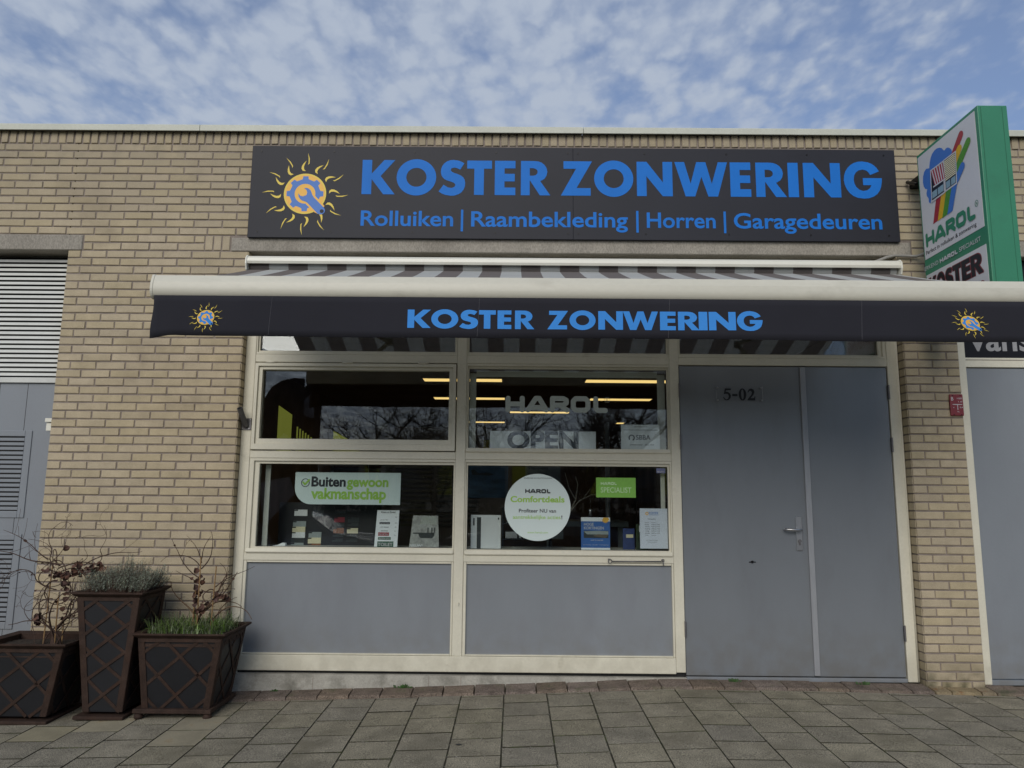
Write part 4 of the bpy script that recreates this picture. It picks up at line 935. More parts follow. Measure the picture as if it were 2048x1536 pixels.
for x_, z_ in ((1.540, 2.124), (1.872, 2.124), (1.540, 2.028), (1.872, 2.028)):
    m_ = MB(); m_.tube([(x_, .0875, z_), (x_, .066, z_)], .0065, 10); m_.build('standoff', STEEL, P, smooth=False)
P = thing('flagpole_holder', (-2.03, .08, 1.83), 'grey steel flagpole holder tube bolted to the left window post', 'bracket')
m_ = MB(); m_.box(-2.064, -1.990, .072, .0795, 1.772, 1.86); m_.build('mounting_plate', DSTEEL, P, bevel=.002)
m_ = MB(); a_ = Vector((-2.028, .07, 1.80)); b_ = Vector((-2.048, -.03, 1.925)); d_ = (b_ - a_); k_ = 14
u_ = d_.normalized().cross(Vector((0, 0, 1))).normalized(); w_ = d_.normalized().cross(u_)
vs = []
for c__, r_ in ((a_, .021), (b_, .021), (b_, .0165), (b_ - d_ * .5, .0165)):
    vs += [c__ + (u_ * math.cos(2 * math.pi * i / k_) + w_ * math.sin(2 * math.pi * i / k_)) * r_ for i in range(k_)]
m_.add(vs, [(j * k_ + i, j * k_ + (i + 1) % k_, (j + 1) * k_ + (i + 1) % k_, (j + 1) * k_ + i) for j in range(3) for i in range(k_)]); m_.build('holder_tube', DSTEEL, P, smooth=False)
for x_, z_ in ((-2.004, 1.783), (-1.998, 1.85), (-2.055, 1.783)):
    m_ = MB(); m_.tube([(x_, .0715, z_), (x_, .0685, z_)], .004, 6); m_.build('bolt', STEEL, P)
P = thing('window_stay', (.9, .06, .83), 'thin metal hook bar lying across the rail under the right window', 'hook')
m_ = MB(); m_.tube([(.722, .062, .8285), (1.085, .060, .8295)], .0042, 8); m_.build('rod', DSTEEL, P, smooth=True)
m_ = MB(); m_.tube([(.709 + .013 * math.cos(R(a)), .064, .829 + .015 * math.sin(R(a))) for a in range(0, 361, 30)], .0034, 6); m_.tube([(.700, .08, .842), (.700, .058, .842)], .005, 6); m_.build('eye', DSTEEL, P, smooth=True)
m_ = MB(); m_.tube([(1.096 + .009 * math.cos(R(a)), .062, .838 + .008 * math.sin(R(a))) for a in range(0, 361, 40)], .0034, 6); m_.tube([(1.098, .062, .832), (1.100, .060, .800)], .0035, 6); m_.tube([(1.093, .08, .836), (1.093, .058, .836)], .005, 6); m_.build('hook_end', DSTEEL, P, smooth=True)
P = thing('neighbour_name_board', (4.3, .09, 2.38), 'black board with cropped white lettering above the far right door', 'sign')
m_ = MB(); m_.box(XP1 + .079, 5.38, .088, .10, 2.373, 3.148); m_.build('board', mat('glossy_black_board', (.010, .010, .013), .45, .05, spec=.2), P)
m_ = MB(); m_.box(XP1 + .079, 5.38, .086, .0878, 2.86, 2.96); m_.build('grey_band', mat('blue_grey_band', (.035, .04, .06), .4), P)
m_ = MB(); write(m_, 'vans', 3.487, 3.965, 2.432, .185, XZ(.0868), 0, .018); m_.build('board_lettering', mat('weathered_white_print', (.30, .30, .31), .6, .05), P)
m_ = MB(); m_.tube([(-.399, FY, .520), (-.399, FY - .018, .520)], .004, 6); m_.tube([(-.399, FY - .016, .520), (-.397, FY - .016, .512), (-.403, FY - .016, .506)], .003, 6)
single(m_, 'screw_hook', FRAME, 'tiny painted screw hook on the middle window post', 'hook')

# ================================================================== WINDOW DISPLAYS
def sheet(name, x0, x1, z0, z1, y, mt, label, cat, group=None, tilt=0, th=.003):
    P_ = thing(name, ((x0 + x1) / 2, y, z0), label, cat, group)
    m_ = MB(); m_.box(x0, x1, y, y + th, z0, z1); m_.build('sheet', mt, P_, bevel=.0006); return P_
# hanging board
P = thing('hanging_slogan_board', (-1.27, .2, 1.22), 'pale board with rounded lower left corner and green slogan hanging in the left window', 'sign')
pts = [(-1.672, 1.463), (-.866, 1.463), (-.866, 1.221), (-1.545, 1.221)] + [(-1.545 - .127 * math.sin(R(a)), 1.348 - .127 * math.cos(R(a))) for a in range(8, 91, 8)] + [(-1.672, 1.36)]
v, f = fill2d([pts]); m_ = MB(); fr2 = XZ(.2); m_.flat(v, f, (0, 1, 0, 1), fr2, 0, (0, 1, 0, 1)); o = m_.build('board', PALE, P); sld = o.modifiers.new('thickness', 'SOLIDIFY'); sld.thickness = .004; sld.offset = -1
F_ = XZ(.1985); q = lambda p: -1.672 + (p - 592) * .003834
m_ = MB(); write(m_, 'Buiten', q(624.5), q(693), 1.358, .070, F_, 0, .036)
stroke(m_, [(-1.593 + .030 * math.cos(R(a)), 1.383 + .030 * math.sin(R(a))) for a in range(50, 381, 22)], .005, XZ(.1985), (0, 1, 0, 1), (0, 1, 0, 1), 0, [0]); m_.build('dark_lettering', INK, P)
m_ = MB(); write(m_, 'gewoon', q(695), q(778), 1.358, .070, F_, 0, .036); write(m_, 'vakmanschap', q(624.5), q(774), 1.264, .078, F_, 0, .036)
stroke(m_, [(-1.610, 1.386), (-1.596, 1.370), (-1.566, 1.404)], .014, XZ(.1975), (0, 1, 0, 1), (0, 1, 0, 1), 0, [0]); m_.build('green_lettering', LIME, P)
m_ = MB(); m_.tube([(-1.116, .202, 1.463), (-1.116, .202, 1.56)], .0014, 4); m_.tube([(-1.5, .202, 1.463), (-1.5, .202, 1.56)], .0014, 4); m_.build('hanging_wire', STEEL, P)
# round sticker
P = thing('round_window_sticker', (.178, .1205, .966), 'large round pale sticker with green and black text in the right window', 'sticker')
v, f = fill2d([ell(.178, 1.2145, .247, .248, 64)]); m_ = MB(); m_.flat(v, f, (0, 1, 0, 1), XZ(.1205), 0, (0, 1, 0, 1)); m_.build('disc', PALE, P)
F_ = XZ(.1197); q = lambda p: -.069 + (p - 1009.5) * .003757
m_ = MB(); harol(m_, (q(1050), q(1101), 1.318, 1.349), (Vector((0, .1197, 0)), Vector((1, 0, 0)), Vector((0, 0, 1)))); write(m_, 'Profiteer NU van', q(1038), q(1112), 1.175, .026, F_, 0, .016); write(m_, '!', q(1122.5), q(1124.5), 1.128, .026, F_, 0, .016); m_.build('dark_lettering', INK, P)
m_ = MB(); write(m_, 'Comfortdeals', q(1021), q(1129), 1.252, .042, F_, 0, .030); write(m_, 'aantrekkelijke acties', q(1026), q(1121), 1.128, .026, F_, 0, .008); write(m_, 'www.harol.com', q(1055), q(1096), 1.022, .014, F_, 0, .0)
m_.build('green_lettering', LIME, P)
m_ = MB(); write(m_, 'ENERGIE EN BUITENLEVEN', q(1048), q(1104), 1.425, .010, F_, 0, 0); m_.build('top_lettering', GREY, P)
# green sticker
P = sheet('green_window_sticker', .617, .915, 1.291, 1.439, .1185, LIMEB, 'green rectangular specialist sticker upper right in the right window', 'sticker', th=.001)
m_ = MB(); harol(m_, (.652, .772, 1.384, 1.406), XZ(.1178)); write(m_, 'SPECIALIST', .652, .882, 1.328, .038, XZ(.1178), 0, .006); m_.build('sticker_lettering', LIMET, P)
# frosted name decal
P = thing('frosted_name_decal', (.3, .121, 1.93), 'frosted grey-green name lettering stuck across the middle right pane', 'sticker')
m_ = MB(); harol(m_, (-.073, .715, 1.928, 2.056), XZ(.1205)); m_.build('frosted_lettering', FROST, P)
m_ = MB(); stroke(m_, [(.708 + .020 * math.cos(R(a)), 2.030 + .020 * math.sin(R(a))) for a in range(0, 361, 30)], .0025, XZ(.1205), (0, 1, 0, 1), (0, 1, 0, 1), 0, [0]); write(m_, 'R', .701, .716, 2.021, .016, XZ(.1205), 0, 0); m_.build('registered_mark', FROST, P)
# OPEN sign
P = sheet('open_sign', -.186, .620, 1.60, 1.786, .133, PAPER, 'white sign reading OPEN behind the middle right pane', 'sign')
m_ = MB(); write(m_, 'OPEN', -.055, .488, 1.655, .126, XZ(.1322), 0, .040); m_.build('open_lettering', GREY, P)
# certificate
P = sheet('certificate_sheet', .812, 1.106, 1.60, 1.842, .133, PAPER, 'white certificate with small logo at the right of the middle pane', 'paper')
m_ = MB(); write(m_, 'SBBA', .925, 1.035, 1.728, .034, XZ(.1322), 0, .014); stroke(m_, [(.892 + .020 * math.cos(R(a)), 1.742 + .020 * math.sin(R(a))) for a in range(-60, 230, 25)], .008, XZ(.1322), (0, 1, 0, 1), (0, 1, 0, 1), 0, [0])
m_.add([(.83, .1322, 1.800), (1.09, .1322, 1.800), (1.09, .1322, 1.803), (.83, .1322, 1.803)], [(0, 1, 2, 3)]); write(m_, 'CERTIFICAAT', .91, 1.01, 1.822, .007, XZ(.1322), 0, 0); write(m_, 'erkend bedrijf    2023 2024', .88, 1.06, 1.684, .011, XZ(.1322), 0, 0); m_.build('certificate_lettering', GREY, P)
# opening hours
P = sheet('opening_hours_sheet', .944, 1.152, .917, 1.212, .135, mat('bluish_paper', (.64, .67, .76), .6, .03, 12), 'white opening hours sheet in a clear sleeve in the lower right corner', 'paper')
F_ = XZ(.1342); m_ = MB(); write(m_, 'KOSTER', 1.012, 1.083, 1.172, .014, F_, 0, .012); write(m_, 'ZONWERING', 1.012, 1.083, 1.162, .006, F_, 0, .004); m_.build('blue_lettering', EBLUE, P)
m_ = MB(); write(m_, 'Openingstijden', 1.003, 1.062, 1.131, .007, F_, 0, .012)
for i, (a, b) in enumerate((('Maandag', 'Gesloten'), ('Dinsdag', '10.00 tot 17.00'), ('Woensdag', '10.00 tot 17.00'), ('Donderdag', '10.00 tot 17.00'), ('Vrijdag', '10.00 tot 17.00'), ('Zaterdag', '10.00 tot 16.00'), ('Zondag', 'Gesloten'))):
    z_ = 1.106 - .0158 * i; bo = .010 if 0 < i < 6 else -.002
    write(m_, a, .982, .982 + .0042 * len(a), z_, .0062, F_, 0, bo); write(m_, b, 1.030, 1.030 + .0042 * len(b), z_, .0062, F_, 0, bo)
write(m_, 'Buiten openingstijden op afspraak', .990, 1.078, .976, .005, F_, 0, 0); write(m_, 'Telefonisch bereikbaar', 1.0, 1.068, .962, .005, F_, 0, 0); m_.build('dark_lettering', INK, P)
v, f = fill2d([ell(.998, 1.174, .012, .012, 20), ell(.998, 1.174, .006, .006, 12)]); m_ = MB(); m_.flat(v, f, (0, 1, 0, 1), F_, 0, (0, 1, 0, 1)); m_.build('round_logo', ORA, P)
m_ = MB(); m_.box(.936, 1.158, .1385, .1395, .902, 1.218); m_.build('clear_sleeve', PLEX, P)
# little blue sticker in the corner
P = sheet('small_blue_sticker', 1.073, 1.140, 1.475, 1.512, .1188, mat('lilac_sticker', (.15, .17, .30), .5, .03), 'tiny blue sticker in the top right corner of the lower right pane', 'sticker', th=.001)
m_ = MB(); write(m_, 'SECURITY', 1.080, 1.133, 1.481, .010, XZ(.1180), 0, .008); m_.build('sticker_lettering', WPRINT, P)
# blue brochure
P = sheet('blue_brochure', .514, .735, .896, 1.140, .25, BBLUE, 'blue discount brochure standing on the ledge right of the round sticker', 'brochure')
m_ = MB(); m_.box(.514, .735, .2478, .2492, 1.110, 1.1398); m_.box(.514, .735, .2478, .2492, .896, .912); m_.build('white_band', PAPER, P)
m_ = MB(); write(m_, 'HOGE', .536, .610, 1.078, .020, XZ(.2488), 0, .016); write(m_, 'KORTINGEN', .536, .688, 1.050, .020, XZ(.2488), 0, .016); write(m_, 'vanaf 1e kwartaal', .585, .68, .965, .010, XZ(.2488), 0, .004); write(m_, 'zonwering  rolluiken  overkapping', .53, .72, .932, .006, XZ(.2488), 0, 0); m_.build('white_lettering', WPRINT, P)
v, f = fill2d([[(.700 + rr * math.cos(R(a)), 1.125 + rr * math.sin(R(a))) for a, rr in ((k * 10, .030 if k % 2 else .022) for k in range(18, 36))] + [(.722, 1.1395), (.684, 1.1395)]]); m_ = MB(); m_.flat(v, f, (0, 1, 0, 1), XZ(.2470), 0, (0, 1, 0, 1)); m_.build('sun_print', ORA, P)
m_ = MB(); m_.add([(.534, .2488, .985), (.722, .2488, .985), (.722, .2488, 1.04), (.534, .2488, 1.04)], [(0, 1, 2, 3)], 0); m_.add([(.534, .2484, 1.034), (.560, .2484, 1.012), (.722, .2484, 1.012), (.722, .2484, 1.036), (.650, .2484, 1.040)], [(0, 1, 2, 3, 4)], 1); m_.add([(.60, .2480, 1.0), (.70, .2480, .986), (.722, .2480, 1.008), (.64, .2480, 1.014)], [(0, 1, 2, 3)], 2); m_.build('photo_print', [SWD, SWG, mat('photo_tan', (.14, .11, .08), .6)], P)
# brochures behind
P = sheet('blue_leaflet', .845, .935, .896, 1.055, .34, mat('deep_blue_leaflet', (.03, .05, .16), .4, .3, 20), 'dark blue leaflet leaning behind the opening hours sheet', 'brochure')
m_ = MB(); m_.box(.870, .925, .338, .3395, .985, 1.010); m_.build('leaflet_title', SWC, P)
P = sheet('green_leaflet', .940, 1.03, .896, 1.09, .30, mat('green_leaflet', (.035, .055, .025), .4, .5, 25), 'green garden leaflet in the clear rack behind the opening hours sheet', 'brochure')
m_ = MB(); m_.box(.965, 1.0, .298, .2995, 1.03, 1.08); m_.build('white_band', PAPER, P)
# white shutter sample
P = thing('shutter_sample', (-.21, .3, .896), 'white roller shutter sample with dark stripe left of the round sticker', 'sample')
m_ = MB(); m_.box(-.330, -.098, .30, .33, .896, 1.150); m_.build('sample_frame', SWW, P, bevel=.003)
m_ = MB(); m_.box(-.283, -.252, .2975, .2995, .896, 1.132); m_.build('dark_stripe', SWD, P)
m_ = MB()
for i in range(14): m_.box(-.243 + i * .0085, -.237 + i * .0085, .2965, .2995, .905, 1.135)
m_.build('ribbed_slats', PAPER, P)
m_ = MB(); m_.box(-.312, -.302, .2975, .2995, 1.07, 1.125); m_.box(-.122, -.112, .2975, .2995, 1.115, 1.130); m_.build('sample_print', INK, P)
# price list with nameplates
P = thing('nameplate_price_list', (-.97, .25, .896), 'tall pale nameplate price list with green TOILET plate in the left window', 'sign')
m_ = MB(); m_.hexa([(-1.062, .25, .896), (-.886, .25, .896), (-.886, .254, .896), (-1.062, .254, .896), (-1.052, .29, 1.180), (-.882, .29, 1.180), (-.882, .294, 1.180), (-1.052, .294, 1.180)]); m_.build('sheet', PAPER, P)
def ty(z): return .25 + (z - .896) * .04 / .284 - .0012
def tp(x0, x1, z0, z1, mt, nm, txt=None, tmt=WPRINT, off=.006):
    m_ = MB(); m_.add([(x0, ty(z0), z0), (x1, ty(z0), z0), (x1, ty(z1), z1), (x0, ty(z1), z1)], [(0, 1, 2, 3)]); o_ = m_.build(nm, mt, P)
    if txt:
        m_ = MB(); h = z1 - z0; write(m_, txt, x0 + .006, x1 - .006, z0 + h * .25, h * .5, (Vector((0, ty(z0) - .002, 0)), Vector((1, 0, 0)), Vector((0, .0, 1))), 0, off); m_.build('plate_lettering', tmt, P)
tp(-1.038, -.915, .900, .946, DGREEN, 'plate', 'TOILET', WPRINT, .012)
tp(-1.036, -.938, .958, .978, DGREEN, 'plate', 'Welkom thuis')
tp(-1.036, -.952, .987, 1.013, mat('plate_red', (.30, .02, .04), .4), 'plate', 'Fam. de Vries')
tp(-1.030, -.950, 1.074, 1.090, INK, 'plate', 'van der Laan')
m_ = MB()
for txt, a, b, z_, cp in (('Keuze uit Zoveel', -1.020, -.912, 1.158, .014), ('Jan de Wit', -1.024, -.965, 1.103, .008), ('J.W. Bakker', -1.024, -.955, 1.048, .008), ('de Jong', -1.014, -.965, 1.022, .008), ('20,-', -.912, -.893, 1.125, .006), ('20,-', -.912, -.893, 1.08, .006), ('20,-', -.912, -.893, 1.05, .006), ('25,-', -.914, -.895, 1.02, .006), ('25,-', -.915, -.896, .99, .006)):
    write(m_, txt, a, b, z_, cp, (Vector((0, ty(z_) - .001, 0)), Vector((1, 0, 0)), Vector((0, 0, 1))), 0, .002)
m_.build('list_lettering', INK, P)
# photo brochure
P = thing('bathroom_brochure', (-.69, .3, .896), 'grey brochure with bathroom photo right of the price list', 'brochure')
m_ = MB(); m_.hexa([(-.802, .3, .896), (-.572, .3, .896), (-.572, .303, .896), (-.802, .303, .896), (-.782, .34, 1.140), (-.588, .34, 1.140), (-.588, .343, 1.140), (-.782, .343, 1.140)])
pm = mat('bathroom_photo', (.20, .21, .20), .35, .5, 16, .2, 60, spec=.5); m_.build('sheet', pm, P)
m_ = MB(); m_.add([(-.745, .323, 1.02), (-.59, .323, 1.02), (-.60, .336, 1.135), (-.71, .336, 1.135)], [(0, 1, 2, 3)]); m_.build('curtain_print', mat('pale_curtain_print', (.36, .38, .34), .5, .3, 60, stretch=(8, 1, 1)), P)
v, f = fill2d([ell(-.672, 1.005, .062, .05, 16, 180, 360) + [(-.61, 1.005)]]); m_ = MB(); m_.flat(v, f, (0, 1, 0, 1), XZ(.3), 0, (0, 1, 0, 1)); m_.v = [(a, .312, c_) for a, _, c_ in m_.v]; m_.add([(-.775, .313, 1.003), (-.61, .313, 1.003), (-.61, .313, 1.011), (-.775, .313, 1.011)], [(0, 1, 2, 3)])
for x_ in (-.665, -.635, -.615): m_.box(x_, x_ + .007, .314, .316, 1.012, 1.05)
m_.build('basin_print', SWD, P)
m_ = MB(); write(m_, 'NIEUW!', -.796, -.700, .905, .017, XZ(.2985), 0, .016); m_.build('white_lettering', SWW, P)
# colour swatch board
P = thing('colour_swatch_board', (-1.45, .52, .896), 'dark board with rows of colour swatches behind the left window', 'sample board')
m_ = MB(); m_.box(-1.88, -1.06, .515, .525, .896, 1.232); m_.build('board', mat('black_board', (.014, .014, .017), .4, .05), P)
cvx = lambda z: -1.784 + (560 + z / 6.024 - 582) * .00407
cvz = lambda z: 1.218 - (920 + z / 6.024 - 1008) * .00385
for a, b, t, u, mt in ((175, 328, 598, 675, SWW), (165, 318, 740, 808, SWG), (160, 312, 808, 875, SWC), (160, 312, 875, 945, SWW), (150, 305, 945, 1000, SWD), (150, 300, 1005, 1045, SWG),
                       (375, 522, 600, 675, SWD), (355, 505, 872, 940, SWG), (350, 503, 940, 1012, SWC), (355, 500, 1012, 1045, SWB), (655, 775, 615, 640, SWD), (650, 772, 688, 750, SWR),
                       (645, 770, 755, 800, SWD), (645, 768, 820, 885, SWB), (640, 765, 890, 930, SWD), (635, 760, 950, 990, SWD), (812, 942, 690, 750, SWD), (812, 940, 755, 800, SWD), (807, 935, 820, 885, SWC), (805, 935, 890, 930, SWD), (802, 930, 950, 990, SWD)):
    m_ = MB(); m_.box(cvx(a), cvx(b), .510, .5145, cvz(u), cvz(t)); m_.build('swatch', mt, P)
    m_ = MB(); m_.box(cvx(a), cvx(a) + .028, .508, .5098, cvz(t) - .010, cvz(t) - .001); m_.build('swatch_tag', INK, P)
# small white carved ornament on the ledge
m_ = MB(); m_.add([(-1.845, .26, .897), (-1.74, .26, .897), (-1.742, .26, .925), (-1.765, .26, .929), (-1.80, .26, .912), (-1.845, .26, .905)] + [(-1.845, .30, .897), (-1.74, .30, .897), (-1.742, .30, .925), (-1.765, .30, .929), (-1.80, .30, .912), (-1.845, .30, .905)],
      [(0, 1, 2, 3, 4, 5), (11, 10, 9, 8, 7, 6)] + [(i, 6 + i, 6 + (i + 1) % 6, (i + 1) % 6) for i in range(6)])
single(m_, 'folded_paper', PAPER, 'small folded white paper on the ledge in the far left window corner', 'paper')
# shelf unit and grey stand further back, pole
m_ = MB(); m_.tube([(.85, 1.3, .0), (.85, 1.3, 1.97)], .022, 10); single(m_, 'metal_pole', mat('grey_pole', (.16, .165, .17), .4), 'thin grey pole inside the shop behind the green sticker', 'pole', smooth=True)
P = thing('display_rack', (.12, .9, .0), 'dark display rack with white boxes behind the round sticker', 'rack')
m_ = MB()
for z_ in (.6, .93, 1.06): m_.box(-.10, .32, .9, 1.2, z_, z_ + .012)
for x_ in (-.10, .31): m_.box(x_, x_ + .012, .899, 1.201, 0, 1.2)
m_.build('frame', INK, P)
for x_, w_ in ((-.07, .10), (.045, .02), (.08, .02), (.13, .11)):
    m_ = MB(); m_.box(x_, x_ + w_, .92, 1.1, .943, .995); m_.build('box', SWW, P)
for i in range(4):
    m_ = MB(); m_.box(-.06 - .005 * i, .05 - .01 * i, .92, 1.1, 1.073 + i * .02, 1.083 + i * .02); m_.build('folder', SWG, P)
P = thing('desk', (.6, 2.4, 0), 'grey desk edge inside the shop beyond the blue brochure', 'desk')
m_ = MB(); m_.box(.10, 1.2, 2.4, 3.1, .99, 1.045); m_.box(.14, .52, 2.42, 2.9, .86, .985); m_.build('desk_top', SWG, P)
m_ = MB(); m_.box(.35, .40, 2.45, 2.5, 0, .86); m_.box(1.1, 1.15, 2.45, 2.5, 0, .99); m_.build('desk_leg', SWG, P)
P = thing('seaside_poster', (-.2, 2.0, 1.2), 'blue seaside poster with small aeroplane inside the shop, left end of the right window', 'poster')
m_ = MB(); m_.box(-.50, -.06, 2.0, 2.01, 1.28, 1.75); m_.build('sheet', mat('sea_poster', (.055, .12, .20), .5, .5, 4, .1, 60, stretch=(1, 1, 4)), P)
m_ = MB(); m_.add([(-.42, 1.998, 1.505), (-.25, 1.998, 1.50), (-.20, 1.998, 1.515), (-.27, 1.998, 1.53), (-.36, 1.998, 1.525), (-.40, 1.998, 1.56), (-.43, 1.998, 1.555)], [(0, 1, 2, 3, 4, 5, 6)]); m_.build('aeroplane_print', SWD, P)
P = thing('text_poster', (.3, 2.6, 1.3), 'grey notice with lines of text behind the top of the round sticker', 'poster')
m_ = MB(); m_.box(.12, .50, 2.6, 2.61, 1.30, 1.75); m_.build('sheet', SWG, P)
m_ = MB()
for i, t_ in enumerate(('Afspraak maken', 'Vrijblijvend', 'Gratis advies', 'Op maat')): write(m_, t_, .15, .36, 1.66 - i * .07, .03, XZ(2.597), 0, 0)
m_.build('poster_lettering', INK, P)
for i, (x0, x1, zt, zt2, lb) in enumerate(((-1.90, -1.79, 2.06, 1.98, 'leftmost lime panel with added glow inside the upper left window'), (-1.45, -1.24, 1.84, 1.72, 'second lime panel with added glow, low in the upper left window, right of the brightest one'))):
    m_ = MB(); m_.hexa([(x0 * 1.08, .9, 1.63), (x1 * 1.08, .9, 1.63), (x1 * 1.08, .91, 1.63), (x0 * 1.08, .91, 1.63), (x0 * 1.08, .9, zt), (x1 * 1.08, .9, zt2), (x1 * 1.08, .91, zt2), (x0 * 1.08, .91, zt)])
    single(m_, 'added_glow_panel', YGLOW, lb, 'panel', 'lime panels with added glow in the shop')  # display panels whose brightness is added by an emissive colour
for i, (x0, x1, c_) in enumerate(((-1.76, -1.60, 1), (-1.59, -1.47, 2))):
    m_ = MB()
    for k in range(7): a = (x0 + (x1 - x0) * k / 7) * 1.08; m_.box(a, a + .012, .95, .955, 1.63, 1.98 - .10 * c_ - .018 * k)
    single(m_, 'fabric_strip_sample', YGLOW if i == 0 else mat('lime_cloth', (.25, .28, .08), .8), ('lime striped fabric sample with added glow, hanging beside the leftmost panel' if i == 0 else 'paler lime fabric sample hanging between the two panels'), 'fabric sample')  # the first cloth sample gets the same added glow, the second none
P = thing('blind_display', (-1.1, 3.2, 0), 'brown slatted blinds hanging on a stand deep in the shop, left window', 'blind')
for x0, x1, mt in ((-2.1, -1.55, SWB), (-1.5, -.95, SWC), (-.90, -.42, SWG)):
    m_ = MB()
    for i in range(17): m_.box(x0, x1, 3.2, 3.222, .95 + i * .055, .978 + i * .055)
    m_.build('slats', mat('blind_' + mt.name, tuple(c * .5 for c in ((.24, .09, .04) if mt is SWB else (.45, .38, .26) if mt is SWC else (.28, .26, .24))), .6, .1), P, kind='stuff')
m_ = MB(); m_.box(-.36, -.16, 3.2, 3.23, 1.3, 1.95); m_.build('yellow_roller_blind', mat('yellow_blind_cloth', (.55, .46, .05), .7, .05), P)
m_ = MB(); m_.box(-2.15, -.12, 3.24, 3.28, 0, 2.1); m_.build('backing_board', ROOM, P)
P = thing('wooden_cabinet', (1.6, 3.4, 0), 'dark wooden cabinet inside the shop behind the green sticker', 'cabinet')
m_ = MB(); m_.box(1.0, 2.3, 3.4, 3.9, 0, 1.95); m_.build('carcass', mat('dark_wood', (.10, .055, .035), .5, .3, 3, stretch=(6, 6, .6)), P)
for i in range(3):
    m_ = MB(); m_.box(1.02 + i * .43, 1.42 + i * .43, 3.38, 3.399, .05, 1.9); m_.build('cabinet_door', mat('dark_wood_door', (.13, .07, .045), .45, .3, 3, stretch=(6, 6, .6)), P, bevel=.004)
P = thing('decorative_branch', (.55, .95, .9), 'pale bare decorative branch with hanging ornament right of the round sticker', 'decoration')
m_ = MB(); PB = mat('pale_branch', (.42, .38, .32), .8)
for pts_, r__ in (([(.40, .95, 1.0), (.47, .95, 1.15), (.53, .95, 1.27), (.55, .95, 1.40), (.53, .95, 1.47)], .008), ([(.47, .95, 1.15), (.56, .95, 1.26), (.66, .95, 1.31), (.72, .95, 1.32)], .006), ([(.53, .95, 1.27), (.47, .95, 1.38), (.44, .95, 1.50)], .005), ([(.60, .95, 1.285), (.66, .95, 1.37)], .004)):
    m_.tube(pts_, [r__ * (1 - .5 * i / (len(pts_) - 1)) for i in range(len(pts_))], 6)
m_.build('branch', PB, P, smooth=True)
m_ = MB(); m_.tube([(.655, .95, 1.31), (.657, .95, 1.20)], .0015, 4); m_.tube([(.657, .95, 1.20), (.657, .95, 1.185), (.657, .95, 1.165), (.657, .95, 1.145), (.657, .95, 1.12)], [.003, .022, .012, .020, .002], 10); m_.build('ornament', STEEL, P, smooth=True)
# ceiling lights
lamps = [((-1.30, -.185, 5), 'front row ceiling light strip, left one'), ((1.01, 2.30, 5), 'front row ceiling light strip, right one'), ((-1.36, -.17, 7), 'second row ceiling light strip, left one'),
         ((1.27, 2.30, 7), 'second row ceiling light strip, right one seen beside the frosted lettering'), ((-.09, 1.06, 9), 'third row ceiling light strip showing between the frosted letters'), ((-1.18, -.22, 11), 'back row ceiling light strip, left one'), ((2.26, 2.42, 11), 'back row ceiling light strip, right one')]
for (a, b, y_), lb in lamps:
    P = thing('ceiling_light', ((a + b) / 2, y_, 2.94), lb, 'ceiling light', 'warm strip lights on the shop ceiling')
    m_ = MB(); m_.add([(a, y_ - .13, 2.935), (b, y_ - .13, 2.935), (b, y_ + .13, 2.935), (a, y_ + .13, 2.935)], [(0, 3, 2, 1)]); m_.build('diffuser', LAMP, P)
    m_ = MB(); m_.box(a - .02, b + .02, y_ - .15, y_ + .15, 2.937, 2.975); m_.build('housing', ROOM, P)

